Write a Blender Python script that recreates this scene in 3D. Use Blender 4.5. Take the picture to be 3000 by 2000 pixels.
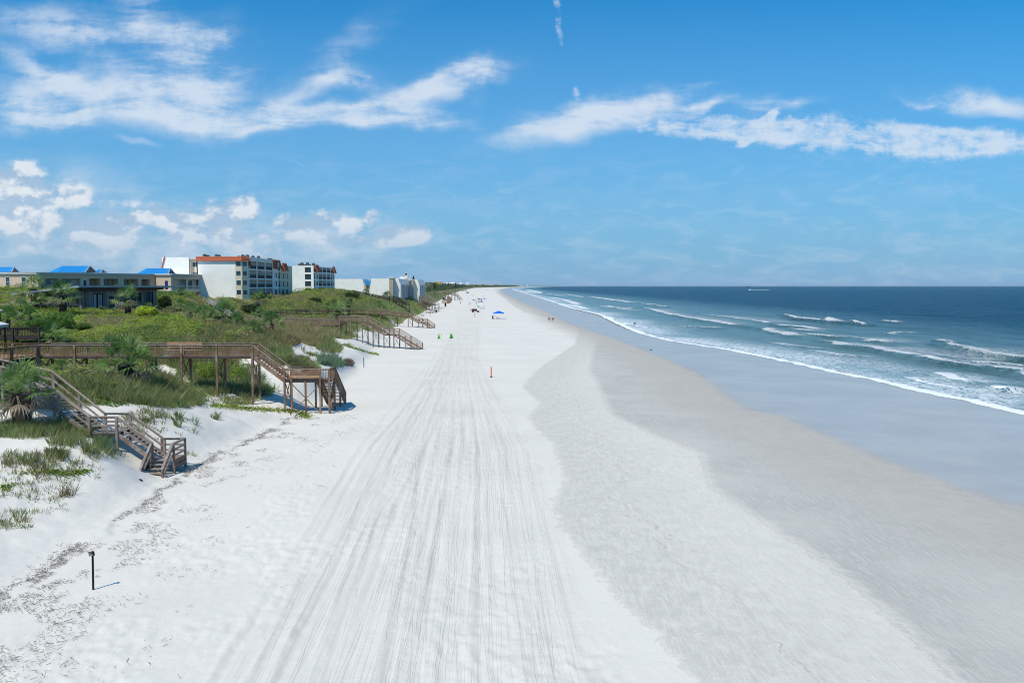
import bpy, math, random
import numpy as np
from mathutils import Vector, Matrix
random.seed(7); RNG = np.random.default_rng(11)
SC = bpy.context.scene
for o in list(bpy.data.objects): bpy.data.objects.remove(o)
R = math.radians
HAZE = 2.2e-5
# ------------------------------------------------------------------ camera
FPX, HC, HV = 2400.0, 12.0, 837.0
PITCH = math.atan((1000-HV)/FPX)
cam = bpy.data.cameras.new('camera'); camo = bpy.data.objects.new('camera', cam); SC.collection.objects.link(camo)
camo.location = (0, 0, HC); camo.rotation_euler = (math.pi/2-PITCH, 0, 0)
cam.sensor_width = 36; cam.lens = 36*FPX/3000; cam.clip_start = .3; cam.clip_end = 90000
SC.camera = camo
SC.view_settings.view_transform = 'Standard'; SC.view_settings.look = 'None'; SC.view_settings.gamma = 1
SC.view_settings.exposure = 0.0
SC.render.resolution_x = 1024; SC.render.resolution_y = 682
SC.render.engine = 'CYCLES'; SC.cycles.pixel_filter_type = 'BLACKMAN_HARRIS'; SC.cycles.filter_width = 1.05
cp, sp = math.cos(PITCH), math.sin(PITCH)
def ray(u, v):
    a = (u-1500)/FPX; b = (1000-v)/FPX
    return (a, cp+b*sp, -sp+b*cp)
def P(u, v, z=0.0):
    d = ray(u, v); t = (z-HC)/d[2]; return (d[0]*t, d[1]*t, z)
def PY(u, v, Y):
    d = ray(u, v); t = Y/d[1]; return (d[0]*t, Y, HC+d[2]*t)
# ------------------------------------------------------------------ node helper
class NT:
    def __init__(s, tree): s.t = tree; s.n = tree.nodes; s.l = tree.links
    def node(s, typ, **kw):
        n = s.n.new(typ)
        for k, v in kw.items(): setattr(n, k, v)
        return n
    def put(s, sock, v):
        if isinstance(v, bpy.types.NodeSocket): s.l.new(v, sock)
        elif v is not None:
            if hasattr(sock.default_value, '__len__') and not hasattr(v, '__len__'): v = (v,)*len(sock.default_value)
            if hasattr(v, '__len__') and len(sock.default_value) == 4 and len(v) == 3: v = tuple(v)+(1,)
            sock.default_value = v
    def m(s, op, a, b=None, c=None, clamp=False):
        n = s.node('ShaderNodeMath', operation=op, use_clamp=clamp)
        s.put(n.inputs[0], a)
        if b is not None: s.put(n.inputs[1], b)
        if c is not None: s.put(n.inputs[2], c)
        return n.outputs[0]
    def vm(s, op, a, b=None):
        n = s.node('ShaderNodeVectorMath', operation=op); s.put(n.inputs[0], a)
        if b is not None: s.put(n.inputs[1], b)
        return n.outputs['Value'] if op in ('LENGTH', 'DOT_PRODUCT') else n.outputs[0]
    def ramp(s, v, a, b, c=0., d=1., smooth=True):
        n = s.node('ShaderNodeMapRange', interpolation_type='SMOOTHSTEP' if smooth else 'LINEAR', clamp=True)
        for i, x in enumerate((v, a, b, c, d)): s.put(n.inputs[i], x)
        return n.outputs[0]
    def noise(s, vec, scale, detail=3, rough=.55, dist=0., dim='3D'):
        n = s.node('ShaderNodeTexNoise', noise_dimensions=dim)
        if vec is not None: s.put(n.inputs['Vector'], vec)
        s.put(n.inputs['Scale'], scale); s.put(n.inputs['Detail'], detail); s.put(n.inputs['Roughness'], rough); s.put(n.inputs['Distortion'], dist)
        return n.outputs[0]
    def mix(s, f, a, b):
        n = s.node('ShaderNodeMix', data_type='RGBA'); s.put(n.inputs[0], f); s.put(n.inputs[6], a); s.put(n.inputs[7], b)
        return n.outputs[2]
    def comb(s, x, y, z=0.):
        n = s.node('ShaderNodeCombineXYZ'); s.put(n.inputs[0], x); s.put(n.inputs[1], y); s.put(n.inputs[2], z); return n.outputs[0]
    def sep(s, v):
        n = s.node('ShaderNodeSeparateXYZ'); s.put(n.inputs[0], v); return n.outputs
    def attr(s, name, out='Fac'):
        n = s.node('ShaderNodeAttribute', attribute_name=name); return n.outputs[out]
    def bump(s, h, strength, dist=.05, normal=None):
        n = s.node('ShaderNodeBump'); s.put(n.inputs['Strength'], strength); s.put(n.inputs['Distance'], dist); s.put(n.inputs['Height'], h)
        if normal is not None: s.put(n.inputs['Normal'], normal)
        return n.outputs[0]
def newmat(name):
    m = bpy.data.materials.new(name); m.use_nodes = True
    t = NT(m.node_tree); b = t.n['Principled BSDF']; return m, t, b
# ------------------------------------------------------------------ world: sky and clouds
SUN = Vector((-.30, -.47, .83)).normalized()
w = bpy.data.worlds.new("World"); SC.world = w; w.use_nodes = True
T = NT(w.node_tree); T.n.clear()
sky = T.node('ShaderNodeTexSky', sky_type='NISHITA', sun_disc=False)
sky.sun_elevation = math.asin(SUN.z); sky.sun_rotation = math.atan2(SUN.x, SUN.y)
sky.altitude = 0; sky.air_density = 1.0; sky.dust_density = 0.6; sky.ozone_density = 2.6
hs = T.node('ShaderNodeHueSaturation'); T.put(hs.inputs['Saturation'], 1.0); T.put(hs.inputs['Value'], 1.0); T.l.new(sky.outputs[0], hs.inputs['Color'])
co = T.node('ShaderNodeTexCoord')
d = T.sep(co.outputs['Generated'])
ay = T.m('MAXIMUM', T.m('ABSOLUTE', d[1]), .02)
sx = T.m('DIVIDE', d[0], ay); sy = T.m('DIVIDE', d[2], ay)
# tangent-plane direction coordinates (x east, y up), warped a little so outlines are ragged
base = T.comb(sx, sy)
wn = T.node('ShaderNodeTexNoise'); T.put(wn.inputs['Vector'], base); T.put(wn.inputs['Scale'], 9.); T.put(wn.inputs['Detail'], 5.)
warp = T.vm('SCALE', T.vm('SUBTRACT', wn.outputs['Color'], (.5, .5, .5))); warp.node.inputs['Scale'].default_value = .055
W1 = T.vm('ADD', base, warp)
warp2 = T.vm('SCALE', T.vm('SUBTRACT', wn.outputs['Color'], (.5, .5, .5))); warp2.node.inputs['Scale'].default_value = .018
W2 = T.vm('ADD', base, warp2)
def DU(u, v):
    r = ray(u, v); return r[0]/r[1], r[2]/r[1]
def ell(u, v, ru, rv, rot, amp, crd, edge=.0):
    cx, cy = DU(u, v)
    n = T.node('ShaderNodeMapping', vector_type='TEXTURE'); T.put(n.inputs['Vector'], crd)
    T.put(n.inputs['Location'], (cx, cy, 0)); T.put(n.inputs['Rotation'], (0, 0, R(rot))); T.put(n.inputs['Scale'], (ru*1.2/FPX, rv*1.35/FPX, 1))
    return T.ramp(T.vm('LENGTH', n.outputs[0]), 1.25, edge, 0, amp)
def acc(lst, crd, op='ADD'):
    s = None
    for e in lst:
        k = ell(*e[:6], crd, *(e[6:]))
        s = k if s is None else T.m(op, s, k)
    return s
cir = acc([(250, 85, 330, 62, -9, .95), (450, 70, 70, 150, 32, .7), (560, 112, 110, 28, -4, .6), (640, 108, 60, 22, 12, .6),
           (110, 190, 170, 34, -24, .75), (50, 270, 150, 70, -10, .5), (330, 270, 330, 95, 6, 1.0), (170, 335, 260, 42, 5, .7),
           (600, 240, 170, 120, 40, .8), (680, 350, 300, 50, -1, .95), (830, 350, 130, 26, 20, 1.0), (880, 280, 130, 26, 28, .5),
           (1040, 225, 110, 30, 2, 1.1), (1240, 262, 260, 46, 14, 1.3), (1380, 235, 110, 34, 5, .7), (1120, 342, 230, 34, -2, 1.5), (960, 180, 380, 50, 38, .42),
           (1700, 352, 330, 46, 11, 1.1), (1870, 305, 200, 48, 8, .85), (2060, 305, 110, 22, 14, 1.0),
           (2210, 318, 72, 34, 0, 1.1), (2330, 320, 100, 16, 14, .9), (2880, 292, 240, 36, -7, 1.05), (2700, 282, 90, 10, -4, .4),
           (2060, 238, 70, 8, -4, .5), (400, 421, 80, 8, -6, .5), (880, 498, 36, 6, -30, .35), (2420, 480, 150, 9, 26, .35), (2160, 515, 46, 9, 44, .3),
           (2560, 525, 100, 12, 26, .3), (2800, 540, 220, 50, 18, .25), (1400, 300, 30, 90, -20, .2), (150, 520, 300, 60, 0, .16),
           (2900, 720, 330, 70, 8, .25), (1900, 640, 900, 46, -2, .22), (2000, 585, 900, 20, 2, .14)], W1)
trail = acc([(2160, 380, 340, 27, -3, 1.15), (2500, 402, 480, 50, -3, 1.15), (2850, 412, 330, 44, -2, 1.1),
             (2225, 372, 92, 14, 47, 1.6), (1637, 45, 11, 62, 6, .62, .4), (1688, 285, 15, 42, 8, .6), (1727, 398, 7, 26, 12, .5)], W2)
def fibre(crd, rot, sx_, sy_, sc, dist=.5):
    mp = T.node('ShaderNodeMapping'); T.put(mp.inputs['Vector'], crd); T.put(mp.inputs['Rotation'], (0, 0, R(rot))); T.put(mp.inputs['Scale'], (sx_, sy_, 1))
    return T.noise(mp.outputs[0], sc, 10, .63, dist)
f1 = fibre(W2, -16, 3.2, 15, 1.3); f2 = fibre(W2, -34, 4, 16, 2.2, .9); n2 = T.noise(W2, 30, 7, .68); f3 = fibre(base, 3, 6, 20, 3.0, .6)
ff = T.m('ADD', T.m('ADD', T.m('MULTIPLY', f1, .5), T.m('MULTIPLY', f2, .28)), T.m('MULTIPLY', n2, .22))
cm_ = T.m('MINIMUM', cir, 1.3)
cden = T.m('MULTIPLY', T.m('MINIMUM', cm_, 1.), T.m('ADD', .07, T.m('MULTIPLY', T.ramp(T.m('ADD', ff, T.m('MULTIPLY', cm_, .09)), .465, .66), .80)))
tden = T.ramp(T.m('ADD', T.m('MINIMUM', trail, 1.0), T.m('ADD', T.m('MULTIPLY', T.m('SUBTRACT', n2, .5), 2.2), T.m('MULTIPLY', T.m('SUBTRACT', f3, .5), 1.8))), .28, 1.25, 0, .80)
tden = T.m('MULTIPLY', tden, T.ramp(trail, .0, .3))
veil = T.m('MULTIPLY', T.ramp(f3, .42, .72), T.ramp(sy, .22, .05, 0, .20)); cden = T.m('MAXIMUM', cden, veil)
cir_d = T.m('MAXIMUM', cden, tden)
# heaped clouds low on the left
cum = acc([(250, 700, 420, 40, 0, .6), (420, 620, 330, 34, 0, .5), (60, 555, 150, 66, 0, 1.), (200, 590, 90, 50, 0, .8), (70, 500, 70, 30, 0, .7), (120, 650, 230, 52, 0, .9), (370, 645, 100, 36, 0, .95), (520, 650, 80, 34, 0, .9),
           (560, 655, 130, 40, 0, .9), (640, 635, 120, 46, 12, 1.1), (700, 622, 66, 46, 18, 1.), (600, 690, 240, 36, 0, .65), (860, 660, 70, 40, 0, .85), (940, 645, 80, 32, 0, .85), (1040, 665, 60, 26, 20, .8), (1090, 640, 26, 30, -30, .8),
           (1190, 692, 74, 26, 8, 1.1), (1140, 680, 60, 26, 0, .8), (1030, 705, 160, 26, 0, .7), (300, 720, 330, 34, 0, .55), (780, 735, 300, 26, 0, .5), (1400, 720, 46, 14, 0, .45), (2660, 700, 120, 26, 0, .12)], W2, 'MAXIMUM')
bank = acc([(60, 640, 360, 130, 0, .9), (480, 700, 420, 90, 0, .9), (960, 700, 260, 70, 0, .75), (200, 520, 120, 60, 0, .4)], W2, 'MAXIMUM')
def cn(off):
    v = T.vm('ADD', W2, off)
    mp = T.node('ShaderNodeMapping'); T.put(mp.inputs['Vector'], v); T.put(mp.inputs['Scale'], (1, 1.35, 1))
    return T.noise(mp.outputs[0], 21, 7, .56)
na = cn((0, 0, 0)); nb = cn((.004, -.014, 0))
body = T.m('MULTIPLY', cum, T.m('ADD', .15, T.m('MULTIPLY', na, 1.45)))
cumd = T.ramp(T.m('ADD', T.m('MULTIPLY', cum, 1.0), T.m('MULTIPLY', T.m('SUBTRACT', na, .5), 2.2)), .10, .66, 0, .78)
cumd = T.m('MULTIPLY', cumd, T.ramp(cum, .0, .3))
shade = T.ramp(T.m('SUBTRACT', nb, na), -.10, .06, 1, 0)
lowf = T.ramp(sy, .03, .10)
shade = T.m('MULTIPLY', shade, T.m('ADD', .35, T.m('MULTIPLY', lowf, .65)))
ccol = T.mix(shade, (3.7, 5.2, 7.0), (8.6, 8.8, 9.1))
# thin moisture veil in the lowest degrees of the sky
hz = T.ramp(sy, 0.0, .37, 1, 0, smooth=False); hz = T.m('POWER', hz, 1.15)
tint = T.node('ShaderNodeMix', data_type='RGBA', blend_type='MULTIPLY'); tint.inputs[0].default_value = 1; T.l.new(hs.outputs[0], tint.inputs[6]); tint.inputs[7].default_value = (.12, 1.0, 1.45, 1)
skyc = T.mix(T.m('MULTIPLY', hz, .92), tint.outputs[2], (2.6, 4.35, 6.7))
c1 = T.mix(cir_d, skyc, (6.9, 7.8, 8.9))
bankd = T.m('MULTIPLY', bank, T.ramp(T.m('ADD', na, T.m('MULTIPLY', f3, .4)), .42, .85, .28, .88))
c1 = T.mix(bankd, c1, T.mix(T.ramp(nb, .40, .60), (4.6, 6.0, 7.5), (7.2, 7.9, 8.7)))
c2 = T.mix(cumd, c1, ccol)
bg = T.node('ShaderNodeBackground'); T.l.new(c2, bg.inputs[0]); bg.inputs[1].default_value = .1
out = T.node('ShaderNodeOutputWorld'); T.l.new(bg.outputs[0], out.inputs[0])
w.cycles.sampling_method = 'MANUAL'; w.cycles.sample_map_resolution = 512
sl = bpy.data.lights.new('sun', 'SUN'); sl.energy = 4.1; sl.angle = R(.53); sl.color = (1, .92, .78)
so = bpy.data.objects.new('sun', sl); SC.collection.objects.link(so); so.rotation_euler = SUN.to_track_quat('Z', 'Y').to_euler(); so.location = (0, 0, 60)
# ------------------------------------------------------------------ numpy noise
def vnoise(x, y, seed=0):
    xi = np.floor(x).astype(np.int64); yi = np.floor(y).astype(np.int64); xf = x-xi; yf = y-yi
    def h(a, b):
        n = (a*374761393 + b*668265263 + seed*974634777) & 0xffffffff
        n = ((n ^ (n >> 13))*1274126177) & 0xffffffff
        return ((n ^ (n >> 16)) & 0xffffff)/16777215.0
    u = xf*xf*(3-2*xf); v = yf*yf*(3-2*yf)
    return (h(xi, yi)*(1-u)+h(xi+1, yi)*u)*(1-v)+(h(xi, yi+1)*(1-u)+h(xi+1, yi+1)*u)*v
def fbm(x, y, seed=0, o=4):
    s = 0; a = .5
    for i in range(o): s = s+a*vnoise(x, y, seed+i*17); x = x*2.03+5.1; y = y*2.03-3.7; a *= .5
    return s/(1-.5**o)
def ss(t): t = np.clip(t, 0, 1); return t*t*(3-2*t)
def curve(px, z=0., ext=True):
    pts = sorted([P(u, v, z)[:2] for u, v in px], key=lambda p: p[1])
    Y = np.array([p[1] for p in pts]); X = np.array([p[0] for p in pts])
    def f(y):
        r = np.interp(y, Y, X)
        if ext:
            s0 = (X[1]-X[0])/(Y[1]-Y[0]); r = np.where(y < Y[0], X[0]+np.clip(s0, -.6, .6)*(y-Y[0]), r)
        return r
    return f
ZS = -.7
FAR = [(1600, 838.2), (1650, 837.6)]
toe = curve([(0, 1771), (89, 1712), (161, 1670), (286, 1563), (369, 1497), (535, 1385), (700, 1300), (860, 1222), (990, 1150), (1060, 1076), (1110, 1020), (1130, 985), (1160, 955), (1185, 935), (1230, 918), (1262, 895), (1290, 880), (1315, 866), (1345, 855), (1365, 849), (1392, 843.5), (1440, 842.2), (1520, 840.3), (1570, 839.0), (1640, 837.95)])
D = 1.2755
L1 = curve([(x*D, y*D) for x, y in [(1600, 1568), (1520, 1470), (1450, 1400), (1400, 1350), (1330, 1260), (1283, 1200), (1272, 1150), (1300, 1100), (1285, 1060), (1272, 1020), (1222, 975), (1213, 955), (1240, 925), (1200, 890), (1213, 870), (1245, 840), (1320, 790), (1330, 755), (1290, 735), (1200, 715), (1175, 700), (1165, 690), (1150, 680), (1140, 672), (1135, 664)]]+[(1485, 841.5), (1560, 839.4)])
L2 = curve([(x*D, y*D) for x, y in [(2200, 1568), (2000, 1380), (1850, 1262), (1720, 1180), (1625, 1115), (1605, 1040), (1500, 1000), (1400, 950), (1372, 885), (1350, 850), (1362, 800), (1392, 760), (1330, 735), (1240, 715), (1195, 700), (1170, 685), (1150, 675), (1145, 664)]]+[(1500, 841.5), (1570, 839.3)], -.12)
L3 = curve([(x*D, y*D) for x, y in [(2600, 1255), (2352, 1172), (2200, 1125), (2000, 1050), (1850, 985), (1780, 955), (1700, 938), (1655, 905), (1590, 855), (1500, 815), (1400, 775), (1300, 742), (1250, 715), (1205, 697), (1170, 680), (1155, 672), (1150, 666)]]+[(1490, 843), (1530, 841), (1590, 838.8), (1650, 837.9)], -.32)
SW = curve([(3400, 1300), (3000, 1211), (2839, 1176), (2648, 1138), (2520, 1105), (2425, 1087), (2329, 1065), (2182, 1036), (2138, 1026), (1959, 998), (1883, 979), (1825, 959), (1755, 924), (1691, 908), (1640, 892), (1600, 878), (1555, 864), (1525, 856), (1505, 850), (1500, 846), (1540, 842), (1610, 839.2), (1680, 838.1)], ZS)
TRK = lambda y: np.interp(y, [10, 25, 60, 135, 300, 600, 1000, 2500], [-2.2, -3., -4.4, -9., -15.5, -28., -48., -120.])
TRW = lambda y: np.interp(y, [10, 25, 60, 135, 300, 1000], [6.0, 5.6, 6.0, 3.6, 4.2, 7.])
# ------------------------------------------------------------------ dune relief from surveyed points
CP = []
for u, v, Y in [(0, 1540, 38), (230, 1290, 47.5), (334, 1307, 52.3), (100, 1290, 48), (0, 1260, 49.5), (400, 1383, 50.6), (340, 1186, 58.5), (420, 1190, 59.5), (560, 1215, 64), (640, 1190, 71), (740, 1192, 75.5),
                (250, 1130, 62), (100, 1170, 60), (450, 1100, 75), (100, 1115, 82), (554, 1138, 76.5), (645, 1165, 76.5), (735, 1185, 76.5), (188, 1098, 76.5), (400, 1000, 97), (100, 1000, 92),
                (300, 935, 113), (500, 925, 120), (560, 965, 106), (660, 995, 100), (740, 1005, 100), (620, 1110, 85), (780, 1095, 85), (860, 1062, 93), (900, 1070, 89), (950, 1043, 110), (1010, 1050, 118),
                (880, 1000, 122), (980, 992, 140), (800, 985, 127), (700, 965, 133), (1046, 1002, 162), (999, 983, 163), (1040, 960, 185), (650, 905, 218), (560, 868, 205), (850, 866, 266), (960, 848, 280),
                (1000, 855, 288), (1100, 882, 300), (1150, 892, 300), (1120, 950, 222), (1200, 888, 345), (1170, 905, 300), (0, 885, 135), (0, 940, 112), (0, 1000, 98), (266, 916, 127), (150, 925, 118), (460, 905, 146),
                (760, 850, 300), (650, 868, 232), (480, 868, 225), (100, 850, 190), (30, 1200, 56), (200, 1440, 43.5), (100, 1600, 36.5), (60, 1450, 41.5)]:
    CP.append(PY(u, v, Y))
for x, y, z in [(-62.5, 188, 3.0), (-48, 175, 2.7), (-38, 167, 2.2), (-64, 215, 4.1), (-57, 230, 4.1), (-46, 240, 3.4), (-38, 243, 2.3), (-76, 232, 8.6), (-76, 255, 8.7), (-76, 275, 8.9), (-79, 320, 8.9), (-77, 345, 8.5), (-100, 60, 6.5), (-130, 100, 8), (-150, 200, 9), (-150, 300, 9), (-110, 260, 9), (-90, 300, 9), (-120, 420, 8), (-80, 440, 6.5), (-60, 40, 5), (-90, 20, 5), (-40, 25, 2.5), (-160, 440, 8), (-45, 60, 4.8), (-70, 80, 6)]:
    CP.append((x, y, z))
for y in (20, 31, 36, 42, 50, 58, 66, 76, 88, 100, 120, 150, 190, 240, 300, 380, 440): CP.append((float(toe(y)), y, 0.05))
CP = np.array(CP)
def U_(r2): return .5*r2*np.log(r2+1e-9)
nC = len(CP); A = np.zeros((nC+3, nC+3)); dx = CP[:, None, :2]-CP[None, :, :2]
A[:nC, :nC] = U_((dx**2).sum(2)) + np.eye(nC)*4.0
A[:nC, nC] = 1; A[:nC, nC+1:] = CP[:, :2]; A[nC, :nC] = 1; A[nC+1:, :nC] = CP[:, :2].T
wt = np.linalg.solve(A, np.concatenate([CP[:, 2], [0, 0, 0]]))
gx = np.arange(-190, 12, .5); gy = np.arange(10, 480, .5)
GX, GY = np.meshgrid(gx, gy)
Z = np.full(GX.shape, wt[nC])+wt[nC+1]*GX+wt[nC+2]*GY
for i in range(nC): Z += wt[i]*U_((GX-CP[i, 0])**2+(GY-CP[i, 1])**2)
def generic(x, y):
    t = toe(y)-x
    h = 5.2*ss(t/14)+1.6*(fbm(x/18, y/24, 5, 3)-.5)*ss(t/14)+1.2*ss((t-30)/60)
    return np.maximum(h, 0)
ramp = ss((toe(GY)-GX+.6)/3.2)
nearsand = ss((GY-40)/30)
Z = np.clip(Z, 0, 14)+((fbm(GX/6, GY/7, 31, 4)-.5)*1.1*np.clip(.15+.85*ss((GY-70)/30), 0, 1)+(fbm(GX/1.6, GY/1.9, 37, 3)-.5)*.28)
Z = np.maximum(Z*ramp, 0)
wg = ss((GY-400)/60); Z = Z*(1-wg)+generic(GX, GY)*wg
def Hd(x, y):
    x = np.asarray(x, float); y = np.asarray(y, float)
    fx = np.clip((x-gx[0])/.5, 0, len(gx)-1.001); fy = np.clip((y-gy[0])/.5, 0, len(gy)-1.001)
    i = fx.astype(int); j = fy.astype(int); a = fx-i; b = fy-j
    g = (Z[j, i]*(1-a)+Z[j, i+1]*a)*(1-b)+(Z[j+1, i]*(1-a)+Z[j+1, i+1]*a)*b
    return np.where(y > 478, generic(x, y), g)
def H(x, y):
    """ground height: dunes landward, gently falling beach seaward"""
    x = np.asarray(x, float); y = np.asarray(y, float)
    a, b, c = L1(y), L3(y), SW(y)
    zb = np.where(x < b, -.32*np.clip((x-a)/np.maximum(b-a, 1), 0, 1), -.32-.38*(x-b)/np.maximum(c-b, .5))
    zb = np.where(x > c, -.70-.03*(x-c), zb); zb = np.maximum(zb, -9)
    return np.where(x < toe(y)+.6, Hd(x, y), zb)
def h1(x, y): return float(H(np.array([x]), np.array([y]))[0])
def hit(u, v, y0=26, y1=470):
    u = np.atleast_1d(np.asarray(u, float)); v = np.atleast_1d(np.asarray(v, float))
    a = (u-1500)/FPX; b = (1000-v)/FPX; dy = cp+b*sp; dz = (-sp+b*cp)/dy; dxx = a/dy
    Ys = np.geomspace(y0, y1, 700); res = np.full(u.shape, np.nan)
    for Yv in Ys:
        m = np.isnan(res)
        if not m.any(): break
        z = HC+dz[m]*Yv; g = H(dxx[m]*Yv, np.full(m.sum(), Yv)); k = np.where(m)[0][z <= g]; res[k] = Yv
    return dxx*res, res
_bx, _by = hit([470, 520, 600, 660], [1075, 1110, 1165, 1190])
BARE = [(_bx[i], _by[i]) for i in range(4)]
def bare(x, y, w=1.15):
    d = np.full(np.shape(x), 99.)
    for (x0_, y0_), (x1_, y1_) in zip(BARE[:-1], BARE[1:]):
        L2_ = (x1_-x0_)**2+(y1_-y0_)**2; t = np.clip(((x-x0_)*(x1_-x0_)+(y-y0_)*(y1_-y0_))/L2_, 0, 1); d = np.minimum(d, np.hypot(x-x0_-t*(x1_-x0_), y-y0_-t*(y1_-y0_)))
    return ss((w+(vnoise(x/.8, y/.8, 5)-.5)*1.0-d)/.3)
# ------------------------------------------------------------------ mesh helpers
def link(o, parent=None):
    SC.collection.objects.link(o)
    if parent is not None: o.parent = parent
    return o
def tag(o, label=None, cat=None, group=None, kind=None):
    if label: o['label'] = label
    if cat: o['category'] = cat
    if group: o['group'] = group
    if kind: o['kind'] = kind
    return o
def np_mesh(name, V, F, mats, parent=None, smooth=False, attrs=None, midx=None):
    me = bpy.data.meshes.new(name); V = np.asarray(V, np.float32); F = np.asarray(F, np.int32); k = F.shape[1]
    me.vertices.add(len(V)); me.vertices.foreach_set('co', V.ravel())
    me.loops.add(F.size); me.loops.foreach_set('vertex_index', F.ravel())
    me.polygons.add(len(F)); me.polygons.foreach_set('loop_start', np.arange(0, F.size, k, dtype=np.int32))
    if smooth: me.polygons.foreach_set('use_smooth', np.ones(len(F), bool))
    if midx is not None: me.polygons.foreach_set('material_index', np.asarray(midx, np.int32))
    for m in mats: me.materials.append(m)
    for n, (typ, arr) in (attrs or {}).items():
        at = me.attributes.new(n, typ, 'POINT'); at.data.foreach_set('color' if 'COLOR' in typ else 'value', np.asarray(arr, np.float32).ravel())
    me.update(calc_edges=True); me.validate()
    return link(bpy.data.objects.new(name, me), parent)
class MB:
    def __init__(s): s.v = []; s.f = []; s.mi = []; s.cur = 0
    def quad8(s, pts):
        n = len(s.v); s.v += [tuple(p) for p in pts]
        for f in ((0, 3, 2, 1), (4, 5, 6, 7), (0, 1, 5, 4), (1, 2, 6, 5), (2, 3, 7, 6), (3, 0, 4, 7)): s.f.append(tuple(n+i for i in f)); s.mi.append(s.cur)
        return s
    def box(s, x0, x1, y0, y1, z0, z1):
        return s.quad8([(x0, y0, z0), (x1, y0, z0), (x1, y1, z0), (x0, y1, z0), (x0, y0, z1), (x1, y0, z1), (x1, y1, z1), (x0, y1, z1)])
    def beam(s, p, q, w, h, up=(0, 0, 1)):
        p = Vector(p); q = Vector(q); d = (q-p).normalized(); up = Vector(up)
        if abs(d.dot(up)) > .98: up = Vector((0, 1, 0))
        r = d.cross(up).normalized()*w/2; u = r.normalized().cross(d).normalized()*h/2
        return s.quad8([p-r-u, p+r-u, q+r-u, q-r-u, p-r+u, p+r+u, q+r+u, q-r+u])
    def post(s, x, y, z0, z1, w=.14, lean=(0, 0)):
        a = w/2; lx, ly = lean
        return s.quad8([(x-a, y-a, z0), (x+a, y-a, z0), (x+a, y+a, z0), (x-a, y+a, z0), (x-a+lx, y-a+ly, z1), (x+a+lx, y-a+ly, z1), (x+a+lx, y+a+ly, z1), (x-a+lx, y+a+ly, z1)])
    def prism(s, poly, z0, z1):
        n = len(s.v); k = len(poly); s.v += [(x, y, z0) for x, y in poly]+[(x, y, z1) for x, y in poly]
        s.f.append(tuple(n+k+i for i in range(k))); s.mi.append(s.cur); s.f.append(tuple(n+k-1-i for i in range(k))); s.mi.append(s.cur)
        for i in range(k): j = (i+1) % k; s.f.append((n+i, n+j, n+k+j, n+k+i)); s.mi.append(s.cur)
        return s
    def face(s, pts): n = len(s.v); s.v += [tuple(p) for p in pts]; s.f.append(tuple(range(n, n+len(pts)))); s.mi.append(s.cur); return s
    def tube(s, pts, rad, k=8, cap=True):
        n = len(s.v); m = len(pts)
        for i, p in enumerate(pts):
            p = Vector(p); a = Vector(pts[max(i-1, 0)]); b = Vector(pts[min(i+1, m-1)]); d = (b-a).normalized()
            up = Vector((0, 0, 1)) if abs(d.z) < .9 else Vector((0, 1, 0)); r = d.cross(up).normalized(); u = r.cross(d); rr = rad[i] if hasattr(rad, '__len__') else rad
            for j in range(k): t = 2*math.pi*j/k; s.v.append(tuple(p+r*math.cos(t)*rr+u*math.sin(t)*rr))
        for i in range(m-1):
            for j in range(k): a = n+i*k+j; b = n+i*k+(j+1) % k; s.f.append((a, b, b+k, a+k)); s.mi.append(s.cur)
        if cap: s.f.append(tuple(n+j for j in range(k))); s.mi.append(s.cur); s.f.append(tuple(n+(m-1)*k+k-1-j for j in range(k))); s.mi.append(s.cur)
        return s
    def build(s, name, mats, parent=None, smooth=False, bevel=0):
        if not isinstance(mats, (list, tuple)): mats = [mats]
        me = bpy.data.meshes.new(name); me.from_pydata(s.v, [], s.f)
        for m in mats: me.materials.append(m)
        if len(mats) > 1: me.polygons.foreach_set('material_index', s.mi)
        if smooth: me.polygons.foreach_set('use_smooth', [True]*len(s.f))
        me.update(); o = link(bpy.data.objects.new(name, me), parent)
        if parent is not None: o.matrix_parent_inverse = parent.matrix_basis.inverted()
        return o
def empty(name, loc, label, cat, group=None, rz=0):
    o = bpy.data.objects.new(name, None); o.empty_display_size = .3; o.location = loc; o.rotation_euler = (0, 0, rz); link(o)
    bpy.context.view_layer.update() if False else None
    o.matrix_basis = Matrix.Translation(Vector(loc)) @ Matrix.Rotation(rz, 4, 'Z')
    return tag(o, label, cat, group)
def local(o):  # children meshes already in local coordinates
    for c in o.children: c.matrix_parent_inverse = Matrix.Identity(4)
def copy_tree(o, loc, rz, label=None, sc=1.0):
    c = o.copy(); SC.collection.objects.link(c); c.location = loc; c.rotation_euler = (0, 0, rz); c.scale = (sc,)*3
    if label: c['label'] = label
    for ch in o.children:
        k = ch.copy(); SC.collection.objects.link(k); k.parent = c
        for g in ch.children: q = g.copy(); SC.collection.objects.link(q); q.parent = k
    return c
# ------------------------------------------------------------------ materials
M_dark = (.013, .016, .018)
def pm(name, c1, c2=None, scale=6., rough=.7, bump=.2, stretch=(1, 1, 1), spec=.3, detail=5, dist=.02, c3=None):
    m, t, b = newmat(name); c2 = c2 or tuple(x*.75 for x in c1)
    tc = t.node('ShaderNodeTexCoord'); mp = t.node('ShaderNodeMapping'); t.l.new(tc.outputs['Object'], mp.inputs[0]); t.put(mp.inputs['Scale'], stretch)
    n = t.noise(mp.outputs[0], scale, detail, .6); f = t.ramp(n, .3, .7)
    col = t.mix(f, c1, c2)
    if c3: n3 = t.noise(mp.outputs[0], scale*.23, 3, .5); col = t.mix(t.ramp(n3, .5, .72), col, c3)
    t.put(b.inputs['Base Color'], col); b.inputs['Roughness'].default_value = rough; b.inputs['Specular IOR Level'].default_value = spec
    if bump: t.put(b.inputs['Normal'], t.bump(n, bump, dist))
    return m
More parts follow.
